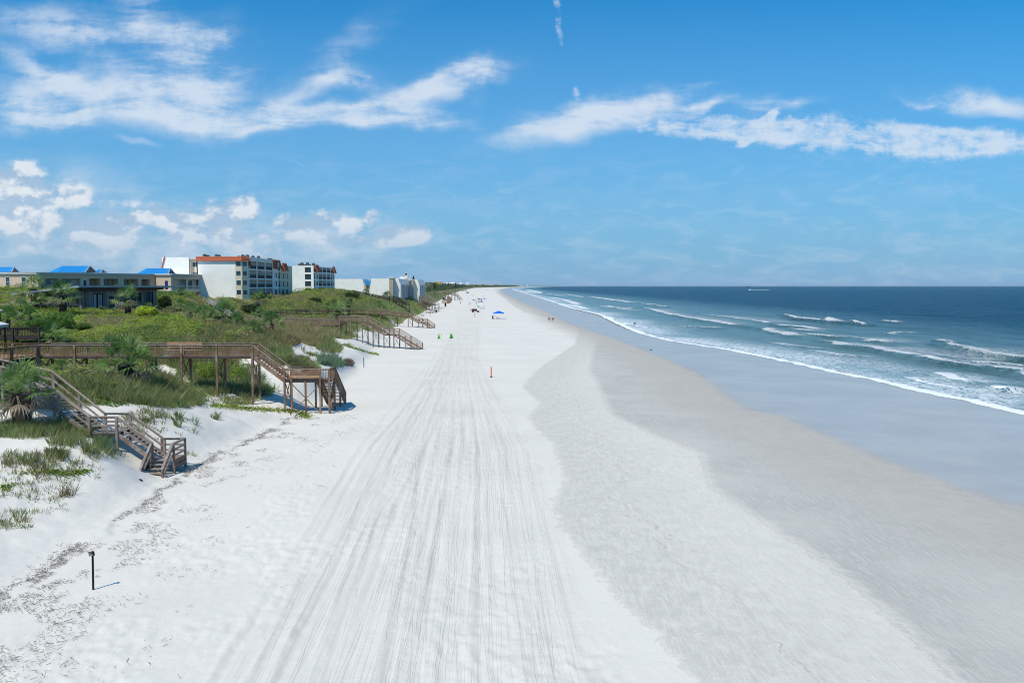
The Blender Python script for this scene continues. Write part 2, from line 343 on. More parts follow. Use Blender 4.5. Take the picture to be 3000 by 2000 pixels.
def foliage(name, rough=.6):
    m, t, b = newmat(name); c = t.attr('Col', 'Color'); t.put(b.inputs['Base Color'], c); b.inputs['Roughness'].default_value = rough; b.inputs['Specular IOR Level'].default_value = .25
    tr = t.node('ShaderNodeBsdfTranslucent'); t.put(tr.inputs[0], c); mx = t.node('ShaderNodeMixShader'); mx.inputs[0].default_value = .42
    o = t.n['Material Output']; t.l.new(b.outputs[0], mx.inputs[1]); t.l.new(tr.outputs[0], mx.inputs[2]); t.l.new(mx.outputs[0], o.inputs[0]); return m
M = {}
M['wood_red'] = pm('treated_timber', (.25, .145, .09), (.125, .072, .045), 3, .75, .3, (1, 1, 1), c3=(.33, .26, .21))
M['wood_orange'] = pm('new_timber', (.46, .27, .15), (.34, .19, .11), 3, .7, .2, c3=(.36, .26, .18))
M['wood_grey'] = pm('weathered_timber', (.34, .29, .265), (.19, .155, .135), 4, .85, .3, c3=(.20, .13, .095))
M['wood_brown'] = pm('brown_timber', (.26, .17, .125), (.13, .085, .062), 4, .8, .3, c3=(.30, .25, .21))
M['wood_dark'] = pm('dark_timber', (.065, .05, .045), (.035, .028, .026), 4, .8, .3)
M['wood_pale'] = pm('pale_timber', (.42, .39, .35), (.28, .25, .22), 4, .8, .3)
M['leaf'] = foliage('leaf_surface'); M['frond'] = foliage('frond_surface', .45)
M['white_wall'] = pm('white_stucco', (.86, .84, .80), (.80, .78, .73), .6, .85, .08)
M['beige'] = pm('beige_stucco', (.64, .50, .38), (.57, .45, .34), .8, .85, .08)
M['cream'] = pm('cream_stucco', (.74, .63, .46), (.68, .57, .41), .8, .85, .08)
M['tan'] = pm('tan_siding', (.42, .36, .29), (.37, .32, .26), 1.2, .85, .1)
M['grey_trim'] = pm('grey_trim', (.50, .47, .43), (.44, .42, .39), 2, .8, .05)
M['trim_white'] = pm('white_trim', (.8, .8, .79), (.72, .72, .71), 2, .6, .03)
M['blue_roof'] = pm('blue_metal_roof', (.02, .26, .62), (.02, .22, .55), 1.5, .35, .03, spec=.5)
M['red_tile'] = pm('red_tile', (.52, .13, .06), (.36, .09, .045), 3.5, .8, .3, (1, 1, 6))
M['glass'] = pm('window_glass', (.045, .075, .085), (.02, .035, .04), .8, .06, 0, spec=.8)
M['glass_blue'] = pm('tinted_blue_glass', (.05, .13, .18), (.035, .09, .12), .8, .3, 0, spec=.3)
M['unit_grey'] = pm('grey_machine_housing', (.10, .105, .11), (.05, .052, .055), 3, .6, .1)
M['dark'] = pm('dark_metal', (.009, .011, .013), (.006, .007, .008), 4, .6, .05, spec=.15)
M['wood_cap'] = pm('painted_sunlit_timber', (.42, .33, .27), (.29, .21, .165), 3, .8, .25)  # rail caps: sunlight on the top boards put into a paler colour
M['blue_door'] = pm('blue_door_paint', (.015, .03, .2), (.012, .025, .16), 3, .5, .02)
M['curtain'] = pm('pale_curtain', (.42, .44, .42), (.3, .32, .31), 2, .9, .05, (4, 4, .2))
M['roof_grey'] = pm('grey_roof_edge', (.30, .35, .42), (.24, .28, .34), 2, .5, .05)
M['orange'] = pm('orange_plastic', (.75, .11, .04), (.62, .09, .03), 5, .5, .03)
M['green_neon'] = pm('bright_green_fabric', (.30, .80, .22), (.24, .68, .16), 5, .7, .03)
M['pink'] = pm('pink_fabric', (.75, .38, .42), (.7, .3, .36), 5, .7, .03)
M['canopy_blue'] = pm('blue_canopy_fabric', (.01, .15, .72), (.01, .12, .6), 2, .6, .05)
M['navy'] = pm('navy_fabric', (.02, .06, .16), (.015, .04, .11), 4, .8, .1)
M['teal'] = pm('teal_fabric', (.05, .32, .42), (.04, .25, .33), 4, .8, .1)
M['yellow'] = pm('yellow_fabric', (.7, .45, .12), (.6, .38, .1), 4, .8, .1)
M['skin'] = pm('skin', (.42, .24, .17), (.36, .2, .14), 8, .6, .02)
M['maroon'] = pm('maroon_fabric', (.12, .015, .03), (.08, .01, .02), 4, .8, .1)
M['yellow_wall'] = pm('yellow_wall', (.75, .47, .10), (.68, .42, .09), 1, .85, .05)
M['hull'] = pm('white_hull', (.8, .8, .8), (.7, .7, .7), 2, .4, 0)
def vertical_boards(name, c1, c2, period=.3):
    m, t, b = newmat(name); tc = t.node('ShaderNodeTexCoord'); s = t.sep(tc.outputs['Object'])
    al = t.m('ADD', t.m('MULTIPLY', s[0], .92), t.m('MULTIPLY', s[1], 1.0)); k = t.m('DIVIDE', al, period); fl = t.m('FLOOR', k); fr = t.m('FRACT', k)
    wn = t.node('ShaderNodeTexWhiteNoise', noise_dimensions='1D'); t.put(wn.inputs['W'], fl)
    v = t.comb(t.m('MULTIPLY', al, 6), t.m('MULTIPLY', fl, 3.3), t.m('MULTIPLY', s[2], .5)); n = t.noise(v, 1.4, 5, .6)
    f = t.m('ADD', t.m('MULTIPLY', wn.outputs[0], .5), t.m('MULTIPLY', n, .6)); col = t.mix(t.ramp(f, .25, .85), c1, c2)
    gap = t.ramp(fr, .0, .09, 1, 0); col = t.mix(gap, col, (.015, .013, .013)); t.put(b.inputs['Base Color'], col)
    b.inputs['Roughness'].default_value = .85; t.put(b.inputs['Normal'], t.bump(t.m('SUBTRACT', n, gap), .5, .02)); return m
M['boards'] = vertical_boards('weathered_vertical_boards', (.085, .075, .075), (.27, .24, .23))
def siding(name, c, period=.22, dark=.82):
    m, t, b = newmat(name); tc = t.node('ShaderNodeTexCoord'); s = t.sep(tc.outputs['Object'])
    fr = t.m('FRACT', t.m('DIVIDE', s[2], period)); n = t.noise(tc.outputs['Object'], .35, 4, .6); l = t.ramp(fr, 0, .15, dark, 1)
    cc = t.mix(t.ramp(n, .3, .75), c, tuple(x*.9 for x in c)); mm = t.node('ShaderNodeMix', data_type='RGBA', blend_type='MULTIPLY'); mm.inputs[0].default_value = 1
    t.l.new(cc, mm.inputs[6]); cb = t.node('ShaderNodeCombineColor'); [t.put(cb.inputs[i], l) for i in range(3)]; t.l.new(cb.outputs[0], mm.inputs[7])
    t.put(b.inputs['Base Color'], mm.outputs[2]); b.inputs['Roughness'].default_value = .8; t.put(b.inputs['Normal'], t.bump(l, .3, .02)); return m
M['siding'] = siding('white_lap_siding', (.88, .86, .80), .55, .92); M['siding_cream'] = siding('cream_panel_siding', (.88, .84, .77), .8, .92)
# ---- sand
def sand_mat():
    m, t, b = newmat('beach_sand')
    geo = t.node('ShaderNodeNewGeometry'); pos = geo.outputs['Position']; ps = t.sep(pos)
    d1, d2, d3 = t.attr('d1'), t.attr('d2'), t.attr('d3'); trk = t.attr('trk'); s = t.attr('lat'); along = ps[1]; veg = t.attr('veg')
    big = t.noise(pos, .12, 5, .6); mid = t.noise(pos, 1.1, 6, .62); fine = t.noise(pos, 9, 5, .65)
    mm_ = t.m('SUBTRACT', mid, .5)
    e1 = t.ramp(t.m('ADD', d1, t.m('MULTIPLY', mm_, 2.2)), -.10, .30)
    e2 = t.ramp(t.m('ADD', d2, t.m('MULTIPLY', mm_, 2.0)), -.3, .9)
    e25 = t.ramp(t.m('ADD', d3, t.m('MULTIPLY', big, 5.0)), -10, 1.5)
    e3 = t.ramp(t.m('ADD', d3, t.m('MULTIPLY', mm_, 1.6)), -1.0, 1.6)
    fade1 = t.ramp(d1, 0, 9, 1, .5)
    dry = t.mix(t.ramp(big, .35, .7), (.705, .665, .60), (.65, .615, .555))
    dry = t.mix(t.m('MULTIPLY', t.ramp(fine, .4, .75), .25), dry, (.56, .53, .49))
    damp = t.mix(t.ramp(mid, .3, .7), (.51, .485, .435), (.585, .555, .50))
    rip = t.noise(t.comb(t.m('MULTIPLY', ps[0], 3.0), t.m('MULTIPLY', along, .5)), 1.7, 5, .62, 1.1)
    low = t.mix(t.ramp(rip, .35, .65), (.39, .375, .345), (.50, .48, .44))
    tan = t.mix(t.ramp(mid, .3, .7), (.46, .43, .385), (.42, .395, .355))
    wet = t.mix(t.ramp(big, .3, .7), (.39, .36, .325), (.46, .425, .38))
    c = t.mix(t.m('MULTIPLY', t.m('MULTIPLY', e1, fade1), t.ramp(rip, .34, .64, .55, 1.25)), dry, damp)
    c = t.mix(t.m('MULTIPLY', e2, t.ramp(t.m('ADD', rip, t.m('MULTIPLY', t.m('SUBTRACT', big, .5), 1.2)), .2, .7, .55, 1)), c, low); c = t.mix(e25, c, tan)
    # tide lines: thin darker seams of shell grit
    seam = t.m('MULTIPLY', t.ramp(t.m('ABSOLUTE', t.m('ADD', d1, t.m('MULTIPLY', mm_, 2.0))), .0, .12, 1, 0), .2)
    seam2 = t.m('MULTIPLY', t.ramp(t.m('ABSOLUTE', t.m('ADD', d2, t.m('MULTIPLY', mm_, 1.6))), .0, .10, 1, 0), .26)
    seam3 = t.m('MULTIPLY', t.ramp(t.m('ABSOLUTE', t.m('ADD', t.m('SUBTRACT', d1, 4.2), t.m('MULTIPLY', t.m('SUBTRACT', big, .5), 9.0))), .0, .12, 1, 0), t.ramp(mid, .45, .6, 0, .6))
    c = t.mix(t.m('MAXIMUM', seam, t.m('MAXIMUM', seam2, seam3)), c, (.33, .29, .23))
    # wheel-churned sand
    def rut(kx, ky, off, wv, seed):
        n_ = t.noise(t.comb(t.m('ADD', t.m('ADD', t.m('MULTIPLY', s, kx), t.m('MULTIPLY', along, ky)), t.m('MULTIPLY', big, wv)), t.m('MULTIPLY', along, .015), seed), 1., 2, .5)
        return t.m('ABSOLUTE', t.m('SUBTRACT', n_, off)), n_
    ra, st = rut(3.0, .0, .5, .5, 1.); rb_, st_b = rut(2.2, .07, .48, .6, 7.); rc, st_c = rut(2.0, -.05, .52, .6, 13.); rd, st_d = rut(9., .01, .5, .5, 19.)
    lines = t.m('MAXIMUM', t.m('MAXIMUM', t.ramp(ra, .0, .012, 1, 0), t.ramp(rb_, .0, .009, .9, 0)), t.m('MAXIMUM', t.ramp(rc, .0, .008, .9, 0), t.ramp(rd, .0, .02, .3, 0)))
    lmod = t.noise(t.comb(t.m('MULTIPLY', s, 1.3), t.m('MULTIPLY', along, .12), 31.), 1., 4, .6)
    st2 = t.noise(t.comb(t.m('MULTIPLY', s, 1.1), t.m('MULTIPLY', along, .03)), 1., 3, .6)
    lane = t.ramp(t.m('ABSOLUTE', s), 4.0, 5.6, 1, 0)
    sm = t.m('MULTIPLY', lane, t.m('ADD', t.m('MULTIPLY', lines, t.ramp(lmod, .40, .66, .03, .36)), t.m('MULTIPLY', t.ramp(st2, .46, .74), .12)))
    sm = t.m('ADD', sm, t.m('MULTIPLY', trk, t.ramp(lmod, .36, .62, .10, .85)), clamp=True)
    sm = t.m('MULTIPLY', sm, t.ramp(mid, .2, .6, .42, .62)); c = t.mix(sm, c, (.42, .385, .335))
    c = t.mix(t.m('MULTIPLY', t.ramp(veg, .1, .9), t.ramp(mid, .25, .5, .75, 1)), c, t.mix(t.ramp(mid, .4, .6), (.14, .16, .05), (.20, .17, .09)))
    c = t.mix(e3, c, wet); wr = t.noise(t.comb(t.m('MULTIPLY', ps[0], .35), t.m('MULTIPLY', along, .05)), 1., 6, .62, .8); wl_ = t.m('MULTIPLY', t.ramp(t.m('ABSOLUTE', t.m('SUBTRACT', wr, .5)), .0, .012, .32, 0), t.ramp(d3, 2, 6)); c = t.mix(wl_, c, (.50, .44, .36))
    # footprints and specks
    vor = t.node('ShaderNodeTexVoronoi'); t.put(vor.inputs['Vector'], pos); t.put(vor.inputs['Scale'], 1.5); spk = t.ramp(vor.outputs['Distance'], .0, .045, 1, 0)
    vc = t.sep(vor.outputs['Color']); spk = t.m('MULTIPLY', spk, t.ramp(vc[0], .80, .86)); c = t.mix(t.m('MULTIPLY', spk, t.m('SUBTRACT', 1., e3)), c, (.10, .085, .07))
    t.put(b.inputs['Base Color'], c)
    t.put(b.inputs['Roughness'], t.m('ADD', t.m('MULTIPLY', e3, -.66), .92)); t.put(b.inputs['Specular IOR Level'], t.m('ADD', .12, t.m('MULTIPLY', e3, .36)))
    foot = t.noise(pos, 2.6, 4, .6); fp = t.m('ADD', t.m('MULTIPLY', foot, 1.), t.m('MULTIPLY', fine, .25))
    rm = t.m('MULTIPLY', t.m('ADD', t.m('MULTIPLY', e1, .5), t.m('MULTIPLY', e2, .8)), rip)
    wind = t.noise(t.comb(t.m('MULTIPLY', ps[0], 1.2), t.m('MULTIPLY', along, 7)), 1.6, 2, .5)
    hgt = t.m('ADD', t.m('ADD', t.m('MULTIPLY', fp, .8), t.m('MULTIPLY', rm, 1.7)), t.m('ADD', t.m('MULTIPLY', t.m('MULTIPLY', lane, t.m('SUBTRACT', st, t.m('MULTIPLY', lines, .5))), 1.1), t.m('MULTIPLY', wind, .25)))
    wl = t.noise(t.comb(t.m('MULTIPLY', ps[0], 1.), t.m('MULTIPLY', along, .6)), 1.2, 3, .5)
    hgt = t.mix(e3, hgt, t.m('MULTIPLY', wl, .18))
    t.put(b.inputs['Normal'], t.bump(hgt, t.m('ADD', .55, t.m('MULTIPLY', e3, -.4)), .05))
    return m
M['sand'] = sand_mat()
# ------------------------------------------------------------------ ground sheet
rows = [-40, -20, -5, 5, 10, 14, 17, 19]; y = 20.5
while y < 30000: rows.append(y); y += max(.13, y*.0052)
rows = np.array(rows); NC = 1000
tcol = np.linspace(-1, 1, NC); half = .69*np.maximum(rows, 0)+18+np.where(rows < 15, 40, 0)*0
X = tcol[None, :]*half[:, None]; Y = np.repeat(rows[:, None], NC, 1)
# push the outermost columns far out so the sheet reaches well beyond the picture
X[:, 0] -= 400+Y[:, 0]*.6; X[:, -1] += 400+Y[:, 0]*.8; X[:, 1] -= 40; X[:, -2] += 40
Zg = H(X, Y)
S = (X-TRK(Y))/TRW(Y)*5.0
trk = np.zeros_like(X); Zt = np.zeros_like(X)
TR = [(-4.7, .000, .10, 60, 0, .9), (-3.6, -.004, .3, 45, 1, 1.0), (-2.7, .006, .15, 70, 2, .8), (-1.9, -.006, .35, 50, .6, 1.0), (-1.0, .004, .2, 38, 1.7, .7), (-.1, .0, .05, 90, .3, .8), (.9, .0, .05, 80, 1.1, .9), (2.6, .001, .08, 95, 2.2, .7), (-4.2, .010, .2, 66, 3., .7), (-.6, -.012, .3, 60, 4., .8), (3.9, -.003, .12, 70, .7, .6), (-3.1, .013, .25, 40, 2.6, .7)]
fade = np.clip(1.25-Y/260, 0, 1)
for a, bb, am, lam, ph, st in TR:
    for off in (-.82, .82):
        c_ = a+bb*(Y-30)+am*1.4*np.sin(Y/lam*2*np.pi*.5+ph)+.25*(fbm(Y/16+ph*7, Y*0+a, 19, 3)-.5)+off
        dd = np.abs(S-c_+.06*(vnoise(Y*.7, S*0, 9)-.5)); wd = .17
        g = np.exp(-(dd/wd)**2); br = np.exp(-((dd-.30)/.10)**2)
        k = st*(.35+.65*vnoise(Y/7+ph*9, S*0+a, 3))
        Zt += (-.045*g+.022*br)*k*fade; trk = np.maximum(trk, (np.exp(-((dd-.2)/.09)**2)*.75+.25*g)*k*fade)
inb = (X > toe(Y)) & (S < 6)
foots = (fbm(X/.35, Y/.42, 51, 3)-.5)*(.035+.10*ss((fbm(X/3.1, Y/4.5, 57, 3)-.48)/.15))*ss((X-toe(Y))/2)*ss((-L1(Y)+X)*-1/2)
near = np.clip(1.2-Y/160, 0, 1)
Zg = Zg+np.where(inb, Zt+foots*near, 0)+np.where(X < toe(Y), (fbm(X/.7, Y/.8, 61, 3)-.5)*.10*near, 0)
# wrack ledge: low scarp along the foot of the dunes
Zg += np.where((Y > 20) & (Y < 80), .16*fbm(Y/5, Y*0, 63, 3)*ss((toe(Y)-X+.35+2.2*(fbm(Y/2.6, Y*0, 65, 4)-.5))/.45)*np.exp(-np.clip((toe(Y)-X), 0, 50)/2.0), 0)
VE = lambda y: np.interp(y, [20, 55, 60, 70, 78, 82, 88, 95, 105, 120, 130, 145, 165, 190, 215, 294, 350, 480], [-60, -33, -29, -28.2, -27.5, -25.5, -29, -30.5, -31.5, -32.5, -32.5, -31.5, -35.5, -34.5, -34.5, -39.2, -40, float(toe(480))-.5])
vege = np.where(Y > 480, toe(Y)-1.0, VE(Y))
vn = (fbm(X/3.5, Y/4.5, 71, 4)-.5)*7
vegm = ss((vege-X+vn)/2.5)*(Y > 30)
vegm = vegm*(1-.8*ss((fbm(X/7, Y/9, 83, 3)-.72)/.03)*(Y < 150))
vegm = vegm*(1-bare(X, Y))
r_, c_ = np.arange(len(rows)-1)[:, None], np.arange(NC-1)[None, :]
i0 = (r_*NC+c_).ravel(); F = np.stack([i0, i0+1, i0+1+NC, i0+NC], 1)
g = np_mesh('beach_ground', np.stack([X, Y, Zg], 2).reshape(-1, 3), F, [M['sand']], smooth=True, attrs={
    'd1': ('FLOAT', np.clip(X-L1(Y), -8, 60)), 'd2': ('FLOAT', np.clip(X-L2(Y), -8, 60)), 'd3': ('FLOAT', np.clip(X-L3(Y), -30, 8)),
    'trk': ('FLOAT', np.where(inb, trk, 0)), 'lat': ('FLOAT', S), 'veg': ('FLOAT', vegm)})
tag(g, kind='structure')
# ------------------------------------------------------------------ sea
def sea_mat():
    m, t, b = newmat('sea_water'); geo = t.node('ShaderNodeNewGeometry'); pos = geo.outputs['Position']; ps = t.sep(pos)
    off = t.attr('off'); foam = t.attr('foam'); lace = t.attr('lace')
    mp = t.node('ShaderNodeMapping'); t.l.new(pos, mp.inputs[0]); t.put(mp.inputs['Rotation'], (0, 0, R(8)))
    big = t.noise(pos, .02, 4, .6)
    dist = t.ramp(ps[1], 60, 2500, 0, 1, smooth=False); dist = t.m('POWER', dist, .4)
    near = t.mix(t.ramp(big, .35, .65), (.08, .185, .205), (.12, .23, .24)); deep = t.mix(t.ramp(big, .35, .65), (.002, .058, .122), (.004, .072, .128))
    f = t.ramp(t.m('ADD', off, t.m('MULTIPLY', t.m('SUBTRACT', big, .5), 50)), 15, 150)
    c = t.mix(f, near, deep)
    sh = t.mix(t.ramp(off, 0, 6), (.20, .215, .20), c)
    la = t.noise(t.comb(t.m('MULTIPLY', ps[0], .9), t.m('MULTIPLY', ps[1], .30)), 1.6, 7, .68, 1.2); lb = t.noise(t.comb(ps[0], t.m('MULTIPLY', ps[1], .45)), 4.5, 5, .65, .8)
    tx = t.m('ADD', t.m('MULTIPLY', la, .6), t.m('MULTIPLY', lb, .4))
    k1 = t.ramp(t.m('ADD', foam, t.m('MULTIPLY', t.m('SUBTRACT', tx, .5), 1.6)), .24, .48)
    ridge = t.m('ABSOLUTE', t.m('SUBTRACT', tx, .5)); k2 = t.m('MULTIPLY', t.ramp(ridge, .0, .055, 1, 0), t.ramp(lace, .1, .9)); k2 = t.m('MAXIMUM', k2, t.m('MULTIPLY', t.ramp(t.m('ADD', tx, t.m('MULTIPLY', lace, .15)), .57, .68), t.ramp(lace, .05, .6)))
    cap = t.noise(t.comb(t.m('MULTIPLY', ps[0], .05), t.m('MULTIPLY', ps[1], .028)), 1., 6, .7, .5); k3 = t.m('MULTIPLY', t.ramp(cap, .735, .77), t.ramp(off, 70, 130))
    k = t.m('MAXIMUM', k1, t.m('MAXIMUM', t.m('MULTIPLY', k2, .82), t.m('MULTIPLY', k3, .5)))
    t.put(b.inputs['Base Color'], t.mix(k, sh, (.80, .82, .83)))
    t.put(b.inputs['Roughness'], t.m('ADD', t.m('ADD', .12, t.m('MULTIPLY', f, .2)), t.m('MULTIPLY', k, .6))); b.inputs['IOR'].default_value = 1.33
    t.put(b.inputs['Specular IOR Level'], t.m('SUBTRACT', .45, t.m('MULTIPLY', f, .33)))
    w1 = t.noise(t.comb(t.m('MULTIPLY', ps[0], 1.), t.m('MULTIPLY', ps[1], .55)), .55, 7, .62, .4)
    w2 = t.noise(t.comb(t.m('MULTIPLY', ps[0], 1.), t.m('MULTIPLY', ps[1], .5)), .07, 5, .6)
    calm = t.ramp(off, 0, 22, .15, 1)
    w3 = t.noise(t.comb(t.m('MULTIPLY', ps[0], 1.), t.m('MULTIPLY', ps[1], .35)), .20, 6, .68, .6)
    t.put(b.inputs['Normal'], t.bump(t.m('ADD', t.m('ADD', w1, t.m('MULTIPLY', w3, 2.6)), t.m('MULTIPLY', w2, 4.0)), t.m('MULTIPLY', calm, 1.), 2.1))
    return m
M['sea'] = sea_mat()
def z6(*p): return [(x/1.568+1500, y/1.568+800) for x, y in p]
def Z4(*p): return [(x/2.352+2000, y/2.352+900) for x, y in p]
WAVES = [  # front edge, foam width m, lace width m, height m
    (z6((600, 158), (628, 166), (700, 190), (850, 213), (1000, 241), (1135, 254)), 5.0, 20, .5), (z6((780, 244), (860, 247), (960, 253)), 1.2, 3, .3),
    (z6((1145, 258), (1250, 285), (1330, 293)), 3.4, 8, .5), (z6((1205, 240), (1290, 247), (1400, 264)), 3.5, 10, .4), (z6((1340, 284), (1410, 290), (1490, 297)), 3, 8, .4),
    (z6((1420, 314), (1500, 336), (1610, 349), (1700, 363), (1860, 391)), 3.4, 16, .5), (z6((1885, 397), (2000, 416), (2130, 434)), 3.2, 18, .6), (z6((2185, 440), (2310, 460)), 3.0, 12, .6), (z6((2300, 466), (2352, 488), (2420, 505)), 3, 10, .5),
    (z6((1965, 338), (2100, 366), (2200, 387), (2352, 404), (2500, 420)), 6, 22, .9), (z6((1245, 198), (1300, 211), (1380, 218), (1440, 224)), 5.0, 8, 1.1), (z6((1425, 224), (1520, 234)), 5.5, 6, 1.2), (z6((1560, 234), (1612, 240)), 2, 3, 1.2),
    (z6((1925, 467), (1990, 491), (2100, 507)), 2.2, 12, .4), (z6((2220, 534), (2310, 547)), 1.5, 8, .3), (z6((1620, 310), (1710, 318)), 2, 8, .2), (z6((1950, 315), (1985, 320)), 2, 4, .4),
    (z6((335, 107), (430, 121), (560, 140)), 8, 25, .5), (z6((580, 140), (655, 147)), 7, 10, .5), (z6((660, 151), (712, 156)), 6, 8, .5), (z6((395, 152), (475, 160)), 4, 10, .3),
    (z6((145, 95), (240, 105)), 9, 20, .5), (z6((155, 110), (230, 122), (300, 148)), 6, 16, .3), (z6((60, 118), (155, 138)), 5, 10, .2), (z6((10, 76), (80, 90), (150, 97)), 12, 30, .5), (z6((60, 80), (130, 92)), 10, 20, .5),
    (z6((200, 140), (300, 155), (345, 168)), 3, 10, .2), (z6((300, 170), (400, 196), (480, 236), (520, 252)), 3.2, 12, .25), (z6((-10, 70), (60, 76), (140, 90)), 14, 20, .5), (z6((500, 160), (550, 165)), 3, 6, .2), (z6((560, 244), (610, 250)), 2, 4, .2),
    (Z4((1240, 258), (1500, 290), (1750, 330), (2000, 372)), .6, 16, .25), (Z4((1900, 378), (2300, 405), (2500, 415)), .6, 10, .3), (Z4((725, 150), (790, 158), (850, 168)), 2, 9, .3), (Z4((1265, 228), (1400, 240)), 1.2, 5, .2), (Z4((1360, 100), (1470, 108)), 1.5, 4, .3), (Z4((1430, 186), (1500, 182), (1590, 180)), 1.2, 4, .3),
    (Z4((860, 300), (1050, 330), (1250, 345)), .4, 5, .2), (Z4((600, 250), (760, 268), (900, 280)), .4, 7, .2), (Z4((2120, 570), (2230, 575), (2290, 585)), 1.4, 7, .3), (Z4((1500, 480), (1700, 530), (1950, 570)), .5, 9, .1), (z6((850, 190), (1000, 205), (1200, 235)), 1.5, 22, .3), (z6((1500, 290), (1600, 300), (1720, 320)), .8, 16, .2),
    (z6((430, 150), (520, 168), (600, 176)), 1.0, 8, .2), (z6((100, 150), (200, 172), (280, 190)), .7, 7, .1), (z6((240, 96), (330, 112)), 3, 12, .2), (z6((720, 60), (790, 61)), 2, 3, .1),
    (z6((510, 232), (560, 238)), 2, 4, .2), (z6((1700, 222), (1770, 230)), 1.6, 4, .2), (z6((1720, 280), (1830, 272)), 1.5, 5, .2)]
rows = [10, 18, 26]; y = 32.
while y < 30000: rows.append(y); y += max(.3, y*.0046)
rows = np.array(rows); NC = 900
tc = np.linspace(0, 1, NC)**1.15; x0 = SW(rows)-.25+(fbm(rows/3, rows*0, 77, 4)-.5)*2.2*np.clip(60/rows+.2, .2, 1)
x1 = np.maximum(.72*rows, x0)+60+rows*.05
X = x0[:, None]+(x1-x0)[:, None]*tc[None, :]; Y = np.repeat(rows[:, None], NC, 1)
X[:, -1] += 600+Y[:, 0]*.8
off = X-x0[:, None]
foam = np.exp(-(off/2.2)**2)*1.0; foam = np.maximum(foam*(.55+.6*vnoise(Y/6, X/3, 15)), np.exp(-(off/.7)**2)*.9); lace = np.clip(1.2-off/24, 0, 1)*(.45+.55*vnoise(Y/16, off/7, 13))*ss((Y-40)/10)
Zs = np.full_like(X, ZS)+.03*np.exp(-(off/1.)**2)+.0
amp = ss((off-3)/30)
env = .35+.9*vnoise(X/40, Y/50, 23)
for kx, ky, A_, ph in ((.42, .05, .13, 0), (.31, -.06, .15, 1.3), (.75, .16, .06, 2.), (.55, -.21, .06, 4.), (1.1, .3, .03, 1.), (.16, .02, .14, .5)):
    Zs += amp*A_*env*np.sin(kx*X+ky*Y+ph+1.5*vnoise(X/25, Y/30, 29))*np.clip(500/Y, 0, 1)
Zs += amp*.22*(fbm(X/2.6, Y/5.5, 43, 3)-.5)*np.clip(300/Y, 0, 1)
for px, fw, lw, hgt in WAVES:
    pts = sorted([P(u, v, ZS)[:2] for u, v in px], key=lambda p: p[1]); yy = np.array([p[1] for p in pts]); xx = np.array([p[0] for p in pts])
    ya, yb = yy[0], yy[-1]; L = yb-ya
    r0 = max(0, np.searchsorted(rows, ya-L*.3-3)-1); r1 = min(len(rows), np.searchsorted(rows, yb+L*.3+3)+1); sl_ = slice(r0, r1); Xs, Ys_ = X[sl_], Y[sl_]; y1d = rows[sl_][:, None]
    tp = ss((y1d-ya)/(L*.14+.5))*ss((yb-y1d)/(L*.14+.5)); tpw = ss((y1d-ya+L*.25)/(L*.3))*ss((yb-y1d+L*.25)/(L*.3))
    xw = np.interp(y1d, yy, xx)+(vnoise(y1d/9, y1d*0, int(fw*10))-.5)*1.6+(vnoise(y1d/2.3, y1d*0, int(lw*7))-.5)*.7
    q = Xs-xw; fw_ = fw*(.6+.7*vnoise(y1d/5, y1d*0, int(lw*3)))
    f_ = np.where(q > 0, np.clip(1-q/(fw_*1.35), 0, 1)**.7, np.clip(1+q/.35, 0, 1))*tp
    foam[sl_] = np.maximum(foam[sl_], f_); lace[sl_] = np.maximum(lace[sl_], np.where(q > -.3, np.clip(1-q/lw, 0, 1), 0)*ss((y1d-ya+2)/(L*.2))*ss((yb-y1d+2)/(L*.2))*.9)
    Zs[sl_] += hgt*tpw*np.where(q < 0, np.exp(-(q/.9)**2), np.exp(-(q/4.)**2))
r_, c_ = np.arange(len(rows)-1)[:, None], np.arange(NC-1)[None, :]
i0 = (r_*NC+c_).ravel(); F = np.stack([i0, i0+1, i0+1+NC, i0+NC], 1)
o = np_mesh('sea', np.stack([X, Y, Zs], 2).reshape(-1, 3), F, [M['sea']], smooth=True, attrs={'off': ('FLOAT', np.clip(off, 0, 400)), 'foam': ('FLOAT', foam), 'lace': ('FLOAT', lace)})
tag(o, kind='structure')
# ------------------------------------------------------------------ timber walkways
def offs(path, w):
    n = len(path); Lf, Rt = [], []
    for i in range(n):
        p = Vector(path[i][:2]); a = (p-Vector(path[i-1][:2])).normalized() if i else None; b = (Vector(path[i+1][:2])-p).normalized() if i < n-1 else None
        if a is None: a = b
        if b is None: b = a
        na, nb = Vector((-a.y, a.x)), Vector((-b.y, b.x)); m = (na+nb).normalized(); k = w/2/max(.5, m.dot(na))
        Lf.append((p.x+m.x*k, p.y+m.y*k, path[i][2])); Rt.append((p.x-m.x*k, p.y-m.y*k, path[i][2]))
    return Lf, Rt
def railing(mb, p, q, style, h=1.07, n_mid=2, cap=None):
    p, q = Vector(p), Vector(q); up = Vector((0, 0, 1))
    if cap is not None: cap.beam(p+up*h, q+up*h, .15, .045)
    else: mb.beam(p+up*h, q+up*h, .15, .045)
    mb.beam(p+up*(h-.07), q+up*(h-.07), .04, .09)
    if style == 'pickets':
        mb.beam(p+up*.12, q+up*.12, .04, .09); L = (q-p).length; k = max(1, int(L/.15))
        for i in range(k):
            c = p.lerp(q, (i+.5)/k); mb.post(c.x, c.y, c.z+.08, c.z+h-.1, .038)
    else:
        for j in range(n_mid): z = h*(j+1)/(n_mid+1)-.05; mb.beam(p+up*z, q+up*z, .04, .13)
